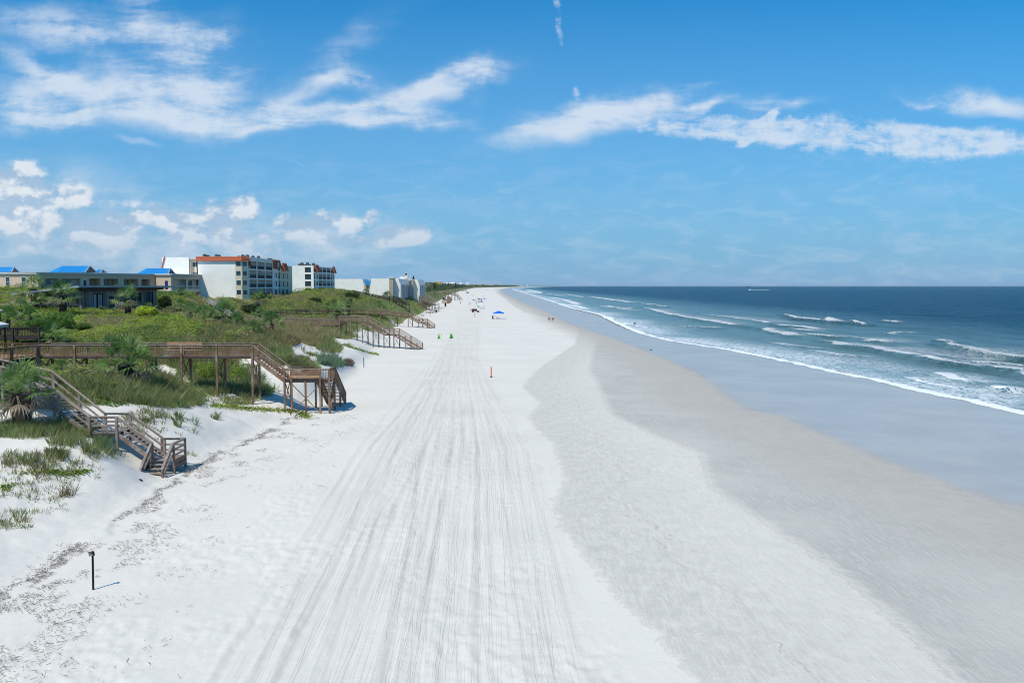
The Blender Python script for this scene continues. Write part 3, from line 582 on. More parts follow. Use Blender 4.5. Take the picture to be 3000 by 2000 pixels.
def walkway(name, label, path, width=1.6, style='rails', mat='wood_brown', rail_h=1.07, post_step=2.4, group=None, braces=True, skip_rail=(), post_w=.15, n_mid=2, no_posts=(), tread_gap=True, plank=.145):
    root = empty(name, (path[0][0], path[0][1], h1(path[0][0], path[0][1])), label, 'walkway', group); m = M[mat] if isinstance(mat, str) else mat
    Lf, Rt = offs(path, width)
    for i in range(len(path)-1):
        a, b = Vector(path[i]), Vector(path[i+1]); d = b-a; hl = math.hypot(d.x, d.y); stairs = abs(d.z)/hl > .22
        la, lb, ra, rb = Vector(Lf[i]), Vector(Lf[i+1]), Vector(Rt[i]), Vector(Rt[i+1]); dk = MB()
        if stairs:
            k = max(2, round(abs(d.z)/.19))
            for j in range(k):
                t0, t1 = j/k, (j+1)/k; zt = a.z+d.z*(j+1)/k if d.z < 0 else a.z+d.z*(j)/k+d.z/k
                l0, l1, r0, r1 = la.lerp(lb, t0), la.lerp(lb, t1), ra.lerp(rb, t0), ra.lerp(rb, t1)
                for s_ in range(2):
                    e0, e1 = s_*.5+.02, s_*.5+.46
                    q = [l0.lerp(l1, e0), r0.lerp(r1, e0), r0.lerp(r1, e1), l0.lerp(l1, e1)]
                    dk.quad8([(v.x, v.y, zt-.04) for v in (q[0], q[1], q[2], q[3])]+[(v.x, v.y, zt) for v in (q[0], q[1], q[2], q[3])])
            for s0, s1 in ((la, lb), (ra, rb)): dk.beam(s0-Vector((0, 0, .10)), s1-Vector((0, 0, .10)), .05, .28)
            dk.build('stair_flight', m, root)
        else:
            k = max(1, int(hl/plank))
            for j in range(k):
                t0, t1 = (j+.04)/k, (j+.96)/k; q = [la.lerp(lb, t0), ra.lerp(rb, t0), ra.lerp(rb, t1), la.lerp(lb, t1)]; zz = random.uniform(-.004, .004)
                dk.quad8([(v.x, v.y, v.z-.045+zz) for v in q]+[(v.x, v.y, v.z+zz) for v in q])
            dk.build('deck', m, root)
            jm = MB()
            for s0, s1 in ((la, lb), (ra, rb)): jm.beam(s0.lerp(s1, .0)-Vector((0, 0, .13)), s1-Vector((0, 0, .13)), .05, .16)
            jm.beam(a-Vector((0, 0, .16)), b-Vector((0, 0, .16)), .05, .2); jm.build('joist_frame', M['wood_dark'], root)  # dark joists: shadow line below the deck edge put into the colour
        for sd, (s0, s1) in (('l', (la, lb)), ('r', (ra, rb))):
            if (i, sd) in skip_rail: continue
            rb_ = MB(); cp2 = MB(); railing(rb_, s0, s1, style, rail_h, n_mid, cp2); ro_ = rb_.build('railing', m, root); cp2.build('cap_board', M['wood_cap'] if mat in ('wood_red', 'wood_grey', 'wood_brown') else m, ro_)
        npst = max(1, round(hl/post_step)); last = i == len(path)-2
        for j in range(npst+(1 if last else 0)):
            t = j/npst; pl, pr = la.lerp(lb, t), ra.lerp(rb, t); dirv = (pr-pl).normalized()
            feet = []
            for sd, p_ in (('l', pl+dirv*-.06), ('r', pr+dirv*.06)):
                if (i, j, sd) in no_posts: continue
                gz = h1(p_.x, p_.y); top = p_.z+(rail_h-.02 if (i, sd) not in skip_rail else 0)
                if gz > p_.z+.2 and False: continue
                MB().post(p_.x, p_.y, gz-.4, top, post_w, (random.uniform(-.02, .02), 0)).build('post', m, root); feet.append((p_, gz))
            if braces and len(feet) == 2 and min(f[0].z-f[1] for f in feet) > 1.3:
                (p1, g1), (p2, g2) = feet; o_ = dirv.cross(Vector((0, 0, 1)))*.1; zt = min(p1.z, p2.z)-.35; zb = max(g1, g2)+.25
                b_ = MB(); b_.beam(Vector((p1.x, p1.y, zt))+o_, Vector((p2.x, p2.y, zb))+o_, .04, .14, up=(0, 1, 0)); b_.beam(Vector((p2.x, p2.y, zt))-o_, Vector((p1.x, p1.y, zb))-o_, .04, .14, up=(0, 1, 0)); b_.build('cross_brace', m, root)
    return root
# nearest: weathered grey stairway
W1r = walkway('beach_stairway', 'weathered grey wooden stairway with plain rails, nearest one at the lower left', [(-48, 68, 5.9), (-36.4, 58.2, 5.45), (-31.2, 54.0, 5.25), (-27.0, 52.85, 2.6), (-25.25, 52.75, 2.6), (-22.95, 52.6, .95)], 1.5, 'rails', 'wood_grey', 1.05, 2.3, n_mid=1)
lp = MB()
for k in range(11): lp.box(-23.1+.002, -21.6, 51.62+k*.163, 51.62+k*.163+.15, .86, .90)
lp.build('landing_deck', M['wood_grey'], W1r)
lf = MB(); lf.box(-21.6, -21.54, 51.6, 53.45, .55, .93); lf.box(-21.54, -21.48, 51.6, 53.45, .35, .62); lf.box(-23.1, -21.6, 53.43, 53.48, .6, .88); lf.build('fascia_board', M['wood_brown'], W1r)
for p, q in (((-21.58, 51.62, .9), (-21.58, 53.42, .9)), ((-21.58, 53.42, .9), (-23.05, 53.42, .9))):
    r_b = MB(); railing(r_b, p, q, 'rails', 1.1, 2); r_b.build('railing', M['wood_grey'], W1r)
for x, y_, zt in ((-21.56, 51.62, 2.0), (-21.56, 53.42, 2.0), (-23.08, 53.42, 2.0), (-23.05, 51.66, 2.0), (-21.7, 50.2, .62)): MB().post(x, y_, -.4, zt, .13).build('post', M['wood_brown'], W1r)
fs = MB()
for k in range(4): fs.box(-23.0, -21.72, 51.6-.36*(k+1), 51.6-.36*k-.03, .70-.2*k-.04, .70-.2*k)
fs.build('stair_flight', M['wood_grey'], W1r)
for x, dx_ in ((-21.62, -.1), (-22.98, -.1)):
    r_b = MB(); a, b = Vector((x, 51.6, .9)), Vector((x+dx_, 50.15, .02)); r_b.beam(a+Vector((0, 0, 1.1)), b+Vector((0, 0, .62)), .16, .05); r_b.beam(a+Vector((0, 0, .75)), b+Vector((0, 0, .35)), .04, .12); r_b.beam(a+Vector((0, 0, .4)), b+Vector((0, 0, .05)), .04, .12); r_b.build('handrail', M['wood_grey'], W1r)
MB().quad8([(-23.12, 51.5, -.1), (-23.06, 51.5, -.1), (-23.06, 50.3, -.1), (-23.12, 50.3, -.1), (-23.12, 51.5, .98), (-23.06, 51.5, .98), (-23.06, 50.5, .55), (-23.12, 50.5, .55)]).build('side_board', M['dark'], W1r)
# large boardwalk with pickets
W2r = walkway('boardwalk', 'large brown picket-railed boardwalk on tall posts, in the left foreground', [(-44.3, 77.55, 5.4), (-34.3, 77.55, 5.4), (-24.35, 77.55, 5.4), (-21.35, 77.55, 3.15), (-17.15, 77.55, 3.15)], 2.05, 'pickets', 'wood_red', 1.08, 3.35, skip_rail=((3, 'l'),), n_mid=1, post_w=.18)
# far-side landing rail is short, the last flight leaves there
r_b = MB(); railing(r_b, (-21.35, 78.57, 3.15), (-18.95, 78.57, 3.15), 'pickets', 1.08); r_b.build('railing', M['wood_red'], W2r)
r_b = MB(); railing(r_b, (-17.15, 76.53, 3.15), (-17.15, 78.57, 3.15), 'pickets', 1.08); r_b.build('railing', M['wood_red'], W2r)
fs = MB(); k = 17
for j in range(k):
    y0 = 78.6+4.9*j/k; zt = 3.15-3.1*(j+1)/k; fs.box(-18.9, -17.2, y0+.02, y0+4.9/k-.03, zt-.04, zt)
for x in (-18.95, -17.12): fs.beam((x, 78.6, 3.0), (x, 83.5, -.1), .05, .28)
fs.build('stair_flight', M['wood_red'], W2r)
for x in (-18.95, -17.1):
    r_b = MB(); railing(r_b, (x, 78.6, 3.15), (x, 83.5, .05), 'pickets', 1.08)
    if x > -18:
        for j in range(34): c = Vector((x, 78.6, 3.15)).lerp(Vector((x, 83.5, .05)), (j+.5)/34); r_b.post(c.x-.03, c.y, c.z-.1, c.z+1.0, .10)
    r_b.build('railing', M['wood_red'], W2r)
for x, y_, zt in ((-18.95, 81, 2.6), (-17.1, 81, 2.6), (-18.95, 83.5, 1.1), (-17.1, 83.5, 1.1), (-18.95, 78.6, 4.2), (-20.7, 76.45, 4.2), (-18.0, 76.4, 4.2), (-19.4, 76.5, 3.1)): MB().post(x, y_, -.3, zt, .16).build('post', M['wood_red'], W2r)
pn = MB(); pn.box(-20.75, -19.42, 76.38, 76.42, 3.62, 4.16); pn.box(-19.38, -18.05, 76.38, 76.42, 3.62, 4.16); pn.build('panel', M['wood_red'], W2r)
MB().box(-20.85, -18.0, 76.33, 76.39, 3.42, 3.60).build('bench_rail', M['wood_orange'], W2r)
MB().beam((-20.6, 76.4, 2.75), (-18.0, 76.4, .05), .05, .15, up=(0, 1, 0)).build('cross_brace', M['wood_red'], W2r)
MB().beam((-20.5, 76.46, .3), (-18.1, 76.46, 2.7), .05, .15, up=(0, 1, 0)).build('cross_brace', M['wood_red'], W2r)
MB().beam((-17.15, 78.5, 2.7), (-17.15, 76.7, .3), .05, .15, up=(1, 0, 0)).build('cross_brace', M['wood_red'], W2r)
bn = MB(); bn.box(-33.1, -29.7, 78.35, 78.39, 6.1, 6.62); bn.box(-33.3, -29.6, 77.95, 78.33, 5.83, 5.88)
for x in (-33.0, -31.4, -29.8): bn.box(x-.05, x+.05, 78.0, 78.3, 5.4, 5.83)
bn.build('bench', M['wood_orange'], W2r)
# platform joined at its landward end
PL = empty('deck_platform', (-49, 75, 5.3), 'orange brown timber platform with picket rail at the left edge, joined to the large boardwalk', 'deck')
pp = MB()
for k in range(46): y0 = 70.0+k*.19; xr = -45.4+(y0-70.0)*.125 if y0 < 78.6 else -44.3; pp.box(-58, xr-.05, y0, y0+.175, 5.36, 5.405)
pp.build('deck', M['wood_orange'], PL)
pp = MB(); pp.beam((-46.1, 66, 5.22), (-44.45, 76.5, 5.22), .06, .26); pp.beam((-58, 70, 5.2), (-45.6, 70, 5.2), .06, .26); pp.build('joist_frame', M['wood_dark'], PL)
for a, b in (((-45.45, 70, 5.4), (-44.4, 76.45, 5.4)), ((-58, 78.6, 5.4), (-44.4, 78.6, 5.4)), ((-58, 70.0, 5.4), (-45.5, 70.0, 5.4))):
    r_b = MB(); railing(r_b, a, b, 'pickets', 1.08); r_b.build('railing', M['wood_red'], PL)
for x, y_ in ((-45.4, 70.0), (-44.9, 73.2), (-44.4, 76.4), (-48, 78.6), (-51, 78.6), (-54, 78.6), (-49, 70), (-53, 70)): MB().post(x, y_, h1(x, y_)-.3, 6.46, .22).build('post', M['wood_red'], PL)
lt = MB()
for k in range(26): x = -45.45+k*.042; y0 = 70+k*.25; lt.beam((x, y0, 5.1), (x, y0+.25, 4.2), .02, .03); lt.beam((x, y0+.25, 5.1), (x, y0, 4.2), .02, .03)
lt.build('lattice', M['wood_dark'], PL)
def shelter(name, label, cx, cy, hw, ze, zp, zg, postx):
    r = empty(name, (cx, cy, zg), label, 'shelter'); rf = MB(); e = [(cx-hw, cy-hw, ze), (cx+hw, cy-hw, ze), (cx+hw, cy+hw, ze), (cx-hw, cy+hw, ze)]
    for i in range(4): rf.face([e[i], e[(i+1) % 4], (cx, cy, zp)])
    rf.face([e[3], e[2], e[1], e[0]]); rf.build('roof', M['trim_white'], r); fb = MB(); h = hw-.08
    for a, b in (((cx-h, cy-h), (cx+h, cy-h)), ((cx+h, cy-h), (cx+h, cy+h)), ((cx+h, cy+h), (cx-h, cy+h)), ((cx-h, cy+h), (cx-h, cy-h))): fb.beam((*a, ze-.14), (*b, ze-.14), .06, .24)
    fb.build('fascia_board', M['grey_trim'], r)
    for sx_ in (-1, 1):
        for sy_ in (-1, 1): MB().post(cx+sx_*(hw-.3), cy+sy_*(hw-.3), zg, ze-.03, .16).build('post', M['wood_dark'], r)
shelter('roofed_shelter', 'white pyramid-roofed shelter at the left edge above the boardwalk', -53.0, 79.5, 2.6, 8.15, 9.5, 5.4, 0)
shelter('roofed_shelter', 'farther white-roofed shelter behind the first, half hidden at the left edge', -64.4, 97.5, 2.4, 9.0, 10.2, 5.5, 0)
walkway('boardwalk', 'dark grey picket-railed walkway behind the white-roofed shelter', [(-72, 84, 5.9), (-60, 89, 6.2), (-52.4, 91, 6.35)], 1.5, 'pickets', 'wood_dark', 1.05, 2.6)
# middle walkway
W3r = walkway('beach_stairway', 'grey brown double-flight beach stairway with high platform in the middle distance', [(-62.5, 188, 4.05), (-48.5, 175.5, 4.0), (-35.0, 163.8, 4.05), (-33.6, 162.6, 4.95), (-28.8, 160.5, 4.95), (-24.2, 158, 2.7), (-22.1, 156.8, 2.7), (-17.4, 154.2, .15)], 1.7, 'rails', 'wood_brown', 1.1, 2.6, post_w=.2)
W3b = walkway('dune_stairs', 'pale timber stairs on the green dune behind the palmettos', [(-75.5, 203, 8.3), (-67.5, 194.5, 6.0), (-62.9, 188.6, 4.1)], 1.6, 'rails', 'wood_pale', 1.0, 3., n_mid=1, braces=False)
W4r = walkway('beach_stairway', 'red brown beach stairway beyond the middle one', [(-66, 212, 4.5), (-57, 229.5, 4.35), (-46, 239.5, 4.0), (-38.5, 242.5, 3.7), (-29.7, 239, 2.95), (-26.3, 235.5, 1.5), (-24.9, 234.4, 1.5), (-22.6, 232, .1)], 1.7, 'rails', 'wood_red', 1.1, 4.0, post_w=.22)
W5r = walkway('boardwalk', 'dark elevated boardwalk crossing in front of the white townhouses', [(-79, 400, 8.9), (-66, 352, 8.4), (-52, 325, 6.9), (-46, 322, 6.8), (-40.5, 318, 4.6)], 1.8, 'rails', 'wood_dark', 1.1, 4.2, post_w=.25)
W6r = walkway('boardwalk', 'low brown boardwalk on the grassy slope beside the brown beach shelter', [(-49, 440, 5.6), (-43.6, 410, 4.5), (-35.6, 385, 3.0)], 1.8, 'rails', 'wood_brown', 1.1, 6, post_w=.25, n_mid=1)
W7r = walkway('beach_stairway', 'whitish far beach stairway with white rails', [(-110, 700, 9.0), (-85, 640, 7.0), (-70, 625, 6.0), (-58, 610, .8)], 2.2, 'rails', 'wood_pale', 1.4, 7, post_w=.35, n_mid=1, braces=False)
W8r = walkway('beach_stairway', 'reddish far beach stairway beside the whitish one', [(-58, 700, 6.2), (-46, 680, 4.2), (-42, 672, .6)], 2.2, 'rails', 'wood_red', 1.4, 6, post_w=.3, braces=False)
# ------------------------------------------------------------------ vegetation
def diamonds(N, P0, size, aspect=.55, upb=.35):
    n = RNG.normal(size=(N, 3)); n[:, 2] = np.abs(n[:, 2])+upb; n /= np.linalg.norm(n, axis=1)[:, None]
    a = np.cross(n, RNG.normal(size=(N, 3))); a /= np.linalg.norm(a, axis=1)[:, None]; b = np.cross(n, a)
    s = size[:, None]; V = np.stack([P0-a*s*.5, P0-b*s*aspect*.5, P0+a*s*.5, P0+b*s*aspect*.5], 1).reshape(-1, 3)
    return V, np.arange(4*N).reshape(N, 4)
def cols(N, pal, jit=.25):
    pal = np.array(pal); c = pal[RNG.integers(0, len(pal), N)]*(1+(RNG.random((N, 1))-.5)*jit*2); return np.clip(c, 0, 1)
def rgba(c, k=4): return np.repeat(np.concatenate([c, np.ones((len(c), 1))], 1), k, 0)
N = 1700000
yy = np.exp(RNG.uniform(np.log(58), np.log(520), N)); xx = -RNG.random(N)*(.72*yy+16)
keep = xx < np.where(yy > 480, toe(yy)-1, VE(yy))+(fbm(xx/3.5, yy/4.5, 71, 4)-.5)*-7*-1+0.3
keep &= ~((fbm(xx/7, yy/9, 83, 3) > .73) & (yy < 150))
keep &= ~((xx > -46) & (xx < -23) & (yy > 75.3) & (yy < 78.8) & (fbm(xx/2, yy/2, 6, 2) > .35))
keep &= RNG.random(N) < np.clip(yy/150, .45, 1)
keep &= bare(xx, yy) < .5
# open ground under the houses
keep &= ~((xx < -74) & (xx > -99) & (yy > 229.5) & (yy < 290)); keep &= ~((xx < -66.5) & (yy > 130) & (yy < 160) & (xx > -84))
xx, yy = xx[keep], yy[keep]
gz = H(xx, yy); cn_ = fbm(xx/2.8, yy/3.2, 91, 4); cl = fbm(xx/9, yy/10, 97, 3); sp_ = fbm(xx/14, yy/18, 101, 3)
can = .10+1.35*ss((cn_-.46)/.30)*ss((cl-.36)/.3)*np.where((xx < -50) & (xx > -86) & (yy > 98) & (yy < 128), .35, 1.)+.35*ss((fbm(xx/.9, yy/1.0, 93, 3)-.4)/.3); can *= np.clip((np.where(yy > 480, toe(yy), VE(yy))-xx+4)/9, .3, 1)
# keep clear of the decks: low planting near built walkways
zz = gz+can*(.15+.85*RNG.random(len(xx))**.6)
zz = np.minimum(zz, np.where((np.abs(yy-np.interp(xx, [-66, -57, -46, -30], [213, 229, 239, 243])) < 6) & (xx > -66), np.interp(xx, [-66, -57, -46, -30], [4.2, 4.2, 3.9, 3.2]), np.where((np.abs(yy-(163.8-(xx+35)*.88)) < 5) & (xx < -28) & (xx > -66), 3.8, np.where((yy < 84) & (yy > 68) & (xx > -46), 4.9, 99.))))
zz = np.maximum(zz, gz+.02)
size = (.12+yy*.0010)*(.7+.6*RNG.random(len(xx)))
pa = np.array([(.29, .41, .045), (.36, .45, .055), (.22, .35, .045), (.40, .43, .08)]); pb = np.array([(.11, .21, .035), (.16, .27, .045), (.07, .14, .03), (.20, .28, .05)]); pc_ = np.array([(.27, .22, .11), (.33, .31, .14), (.22, .26, .10), (.36, .32, .19)])
k_ = RNG.integers(0, 4, len(xx)); t_ = sp_+(cn_-.5)*.8+(RNG.random(len(xx))-.5)*.15
col = np.where((t_ < .47)[:, None], pb[k_], pa[k_]); col = np.where(((t_ > .66) | (RNG.random(len(xx)) < .05))[:, None], pc_[k_], col)
col = col*(1+(RNG.random((len(xx), 1))-.5)*.5)
V, F = diamonds(len(xx), np.stack([xx, yy, zz], 1), size, .6, 1.3)
o = np_mesh('dune_scrub', V, F, [M['leaf']], attrs={'Col': ('FLOAT_COLOR', rgba(col))}); tag(o, 'dense low green scrub covering the dunes', 'dune scrub', kind='stuff')
print('scrub', len(xx))
# grasses: blades
def CAP(x, y):
    c = np.full(np.shape(x), 99.)
    c = np.where((np.abs(y-(163.8-(x+35)*.88)) < 5) & (x < -28) & (x > -66), 3.8, c)
    c = np.where((np.abs(y-np.interp(x, [-66, -57, -46, -30], [213, 229, 239, 243])) < 8) & (x > -66), np.interp(x, [-66, -57, -46, -30], [4.2, 4.2, 3.9, 3.2]), c)
    c = np.where((y < 84) & (y > 68) & (x > -46), 4.9, c)
    return c
def blades(x, y, h, nb, col, spread=.25, lean=.6, wid=.0065, cap=None):
    k0 = (bare(x, y) < .5) | (RNG.random(len(x)) < .04); x, y, h, col = x[k0], y[k0], np.broadcast_to(h, k0.shape)[k0], col[k0]
    if hasattr(spread, '__len__'): spread = np.asarray(spread)[k0]
    x = np.repeat(x, nb); y = np.repeat(y, nb); h = np.repeat(h, nb)*(.55+.6*RNG.random(len(x))); sp2 = np.repeat(np.broadcast_to(spread, (len(x)//nb,)), nb)
    a = RNG.random(len(x))*2*np.pi; r = sp2*np.sqrt(RNG.random(len(x))); bx, by = x+r*np.cos(a), y+r*np.sin(a); bz = H(bx, by)-.02
    la = a+RNG.normal(size=len(x))*.7; ln = h*lean*(.2+RNG.random(len(x))*1.2); tx, ty = bx+ln*np.cos(la)+h*.10, by+ln*np.sin(la); tz = bz+h
    if cap is not None: tz = np.minimum(tz, cap)
    tz = np.minimum(tz, np.maximum(CAP(bx, by), bz+.1))
    wa = RNG.random(len(x))*np.pi; w_ = wid*(.7+.6*RNG.random(len(x)))*(1+y/40); dx_, dy_ = w_*np.cos(wa), w_*np.sin(wa); mx, my, mz = bx*.5+tx*.5-ln*np.cos(la)*.14, by*.5+ty*.5-ln*np.sin(la)*.14, (bz+tz)*.5+h*.04
    V = np.stack([np.stack([bx-dx_, by-dy_, bz], 1), np.stack([bx+dx_, by+dy_, bz], 1), np.stack([mx+dx_*.8, my+dy_*.8, mz], 1), np.stack([tx, ty, tz], 1), np.stack([mx-dx_*.8, my-dy_*.8, mz], 1)], 1).reshape(-1, 3)
    c = np.repeat(col, nb, 0)*(1+(RNG.random((len(x), 1))-.5)*.5); n = len(x); i = np.arange(n)*5
    return V, np.stack([i, i+1, i+2, i+3, i+4], 1), rgba(c, 5)
GV, GF, GC = [], [], []; base_n = 0
def add_grass(*a, **k):
    global base_n
    V, F, C_ = blades(*a, **k); GV.append(V); GF.append(F+base_n); GC.append(C_); base_n += len(V)
GP = [(.24, .30, .10), (.30, .33, .13), (.19, .28, .10), (.38, .35, .18)]; OAT = [(.50, .37, .19), (.44, .35, .18), (.34, .34, .15)]; BRN = [(.24, .18, .10), (.20, .19, .10), (.25, .26, .12)]; BLU = [(.18, .29, .17), (.24, .34, .22)]
def patch(u, v, ru, rv, n, h, pal, nb=10, spread=.22, **k):
    t = RNG.random(n)*2*np.pi; r = np.sqrt(RNG.random(n)); x, y = hit(u+ru*r*np.cos(t), v+rv*r*np.sin(t)); m = ~np.isnan(x); x, y = x[m], y[m]
    add_grass(x, y, h*(.6+.7*RNG.random(len(x))), nb, cols(len(x), pal), spread=spread, **k)
# near mound
patch(70, 1265, 110, 22, 231, 0.6, GP, 16); patch(210, 1262, 70, 24, 143, 0.68, GP, 18); patch(200, 1300, 50, 18, 33, 0.64, GP, 18); patch(310, 1310, 22, 26, 22, 0.8, BLU, 26); patch(280, 1330, 30, 26, 22, 0.72, GP, 20)
patch(165, 1340, 34, 16, 25, 0.48, GP, 22); patch(60, 1350, 70, 20, 33, 0.44, BRN+GP, 18); patch(120, 1365, 120, 20, 33, 0.4, BRN+GP, 14); patch(100, 1400, 140, 26, 27, 0.28, GP+BRN, 14)
patch(220, 1390, 90, 40, 18, 0.28, BRN, 12); patch(110, 1440, 120, 34, 24, 0.28, BRN+GP, 12); patch(195, 1455, 14, 10, 3, 0.8, BRN, 20); patch(50, 1520, 60, 40, 14, 0.34, BRN+GP, 14); patch(60, 1530, 16, 10, 4, 0.48, GP, 24); patch(12, 1545, 14, 8, 4, 0.4, GP, 20); patch(160, 1480, 60, 30, 6, 0.28, BRN, 12)
patch(90, 1475, 100, 50, 16, 0.24, BRN+GP, 10); patch(390, 1250, 45, 34, 33, 0.4, GP+BRN, 14); patch(440, 1220, 70, 26, 49, 0.4, BRN+GP, 14); patch(510, 1235, 22, 20, 6, 0.64, GP, 30); patch(560, 1240, 14, 12, 3, 0.56, BLU, 18); patch(630, 1228, 16, 8, 4, 0.48, GP, 26)
patch(420, 1275, 60, 30, 13, 0.32, BRN, 12); patch(560, 1335, 10, 8, 3, 0.32, GP, 16); patch(340, 1340, 20, 14, 7, 0.4, GP, 14); patch(520, 1270, 60, 20, 7, 0.32, BRN, 10)
patch(380, 1165, 90, 24, 176, 0.64, GP, 14); patch(500, 1180, 90, 16, 300, 0.56, GP, 14); patch(300, 1140, 80, 30, 75, 0.8, GP+OAT, 12); patch(180, 1180, 90, 26, 126, 0.64, GP, 12)
patch(440, 1110, 60, 40, 126, 0.88, GP+OAT, 12, cap=4.8); patch(590, 1150, 50, 22, 156, 0.64, GP, 12); patch(680, 1180, 60, 12, 156, 0.4, GP, 10)
patch(700, 1110, 70, 50, 178, 0.8, BLU+GP, 14, cap=3.6); patch(740, 1150, 60, 26, 93, 0.72, BLU+GP, 14); patch(630, 1110, 50, 40, 90, 0.72, BLU+GP, 12)
for n_, xa_, xb_, ya_, yb_, h_ in ((260, -62, -30, 28, 50, .45), (120, -70, -34, 48, 58, .6)):
    x = RNG.uniform(xa_, xb_, n_); y = RNG.uniform(ya_, yb_, n_); m = (x < -.64*y) & (fbm(x/4, y/4, 301, 3) > .42); add_grass(x[m], y[m], h_*(.6+.6*RNG.random(m.sum())), 14, cols(int(m.sum()), GP+BRN), spread=.22)
# strips and tussocks on the white slopes
patch(820, 1040, 34, 34, 420, .7, GP, 12); patch(880, 1072, 34, 20, 320, .7, BRN+GP, 14); patch(910, 1085, 24, 12, 160, .7, GP, 16); patch(960, 1062, 30, 12, 90, .9, BLU, 16); patch(985, 1068, 24, 10, 60, .8, BLU, 14); patch(1020, 1066, 14, 8, 40, .6, [(.22, .16, .12)], 20)
patch(975, 1025, 30, 12, 90, 1.0, GP, 16); patch(950, 1012, 30, 16, 160, .9, GP, 12); patch(1020, 1012, 12, 4, 20, .3, GP, 8); patch(770, 1010, 50, 24, 420, .9, OAT+GP, 12); patch(920, 1030, 40, 14, 30, .5, BRN, 8); patch(840, 1000, 40, 20, 220, .9, OAT+BRN, 12)
# sea oats belts
def belt(n, y0, y1, d0, d1, h, pal, nb=7, **k):
    y = np.exp(RNG.uniform(np.log(y0), np.log(y1), n)); ve = np.where(y > 480, toe(y)-1.0, VE(y)); x = ve+(fbm(ve/3.5, y/4.5, 71, 4)-.5)*7+.5-d0-(d1-d0)*RNG.random(n)
    m = H(x, y) > .25; x, y = x[m], y[m]; add_grass(x, y, h*(.6+.6*RNG.random(len(x))), nb, cols(len(x), pal), spread=.3+y*.0025, **k)
belt(5200, 88, 165, 0, 9, 1.0, GP+OAT[:2], 8); belt(2600, 110, 162, 1, 12, 1.35, OAT, 8, cap=None); belt(14000, 165, 480, -.5, 13, .95, [(.34, .39, .15), (.40, .42, .18), (.28, .35, .13)], 7); belt(5000, 170, 480, 6, 26, 1.0, OAT+GP, 6); belt(5000, 480, 900, 0, 20, 1.4, [(.30, .31, .16), (.26, .29, .14)], 5); belt(1800, 60, 92, 0, 9, .9, GP, 10)
V = np.concatenate(GV); o = np_mesh('dune_grass', V, np.concatenate(GF), [M['leaf']], attrs={'Col': ('FLOAT_COLOR', np.concatenate(GC))}); tag(o, 'tufted dune grass and sea oats on the sand slopes', 'dune grass', kind='stuff')
print('grass', len(V)//5)
# trailing vines on the sand
vp, vs, vc = [], [], []
for pts, n, wd in (([(620, 1190), (700, 1197), (780, 1203), (860, 1208), (905, 1222)], 1500, 7), ([(130, 1388), (200, 1398), (255, 1385), (60, 1392)], 420, 6), ([(0, 1440), (40, 1425)], 90, 8), ([(1000, 1010), (1040, 1022), (1075, 1033), (1110, 1040)], 420, 2.5), ([(790, 1035), (830, 1060), (790, 1040)], 900, 14), ([(900, 1035), (935, 1045)], 200, 3), ([(560, 1120), (610, 1165)], 500, 10), ([(660, 1040), (690, 1080), (640, 1130)], 900, 24), ([(470, 1010), (560, 1090)], 600, 40)):
    pts = np.array(pts, float); t = RNG.random(n)*(len(pts)-1); i = t.astype(int); f = (t-i)[:, None]; q = pts[i]*(1-f)+pts[i+1]*f+RNG.normal(size=(n, 2))*(wd*1.3, wd*.5); x, y = hit(q[:, 0], q[:, 1]); m = ~np.isnan(x); vp.append(np.stack([x, y, H(x, y)+.04+.12*RNG.random(n)], 1)[m])
vp = np.concatenate(vp); V, F = diamonds(len(vp), vp, .10+vp[:, 1]*.0011, .8, .8); o = np_mesh('beach_vine', V, F, [M['leaf']], attrs={'Col': ('FLOAT_COLOR', rgba(cols(len(vp), [(.28, .38, .05), (.20, .30, .05), (.36, .38, .07)])))}); tag(o, 'green trailing beach vine creeping over white sand', 'vine', kind='stuff')
# wrack: dry reed bits
n = 32000; t = RNG.random(n); q = np.abs(RNG.normal(size=n)); y = 15+RNG.random(n)**1.35*62; d0 = np.where(RNG.random(n) < .16, RNG.normal(size=n)*.3, q*3.8-.2); x = toe(y)+d0+2.2*(fbm(y/2.6, y*0, 65, 4)-.5); cl = fbm(x/1.4, y/1.6, 141, 3); m = (cl > .56-(np.abs(d0) < .5)*.12) & (RNG.random(n) < np.exp(-np.clip(d0, 0, 30)/6)) & (y < 77)
x, y = x[m], y[m]; n = len(x); a = np.pi*.5+RNG.normal(size=n)*.95-.25; L = (.02+.13*RNG.random(n)**2.6); w_ = .004+.006*RNG.random(n); z = H(x, y)+.025+.05*RNG.random(n)+.02
dx_, dy_ = np.cos(a)*L, np.sin(a)*L; nx, ny = -np.sin(a)*w_, np.cos(a)*w_
zz0 = z+RNG.normal(size=n)*.015; zz1 = z+RNG.normal(size=n)*.02
V = np.stack([np.stack([x-dx_, y-dy_, zz0], 1), np.stack([x-dx_+nx, y-dy_+ny, zz0-.012], 1), np.stack([x+dx_+nx, y+dy_+ny, zz1-.012], 1), np.stack([x+dx_, y+dy_, zz1], 1), np.stack([x-dx_-nx, y-dy_-ny, zz0-.012], 1), np.stack([x+dx_-nx, y+dy_-ny, zz1-.012], 1)], 1).reshape(-1, 3)
i = np.arange(n)*6; F = np.concatenate([np.stack([i, i+1, i+2, i+3], 1), np.stack([i, i+3, i+5, i+4], 1)])
o = np_mesh('reed_debris', V, F, [M['leaf']], attrs={'Col': ('FLOAT_COLOR', rgba(cols(n, [(.26, .23, .20), (.34, .30, .26), (.17, .15, .13)]), 6))}); tag(o, 'dry reed debris strewn along the foot of the dunes', 'debris', kind='stuff')
print('wrack', n)
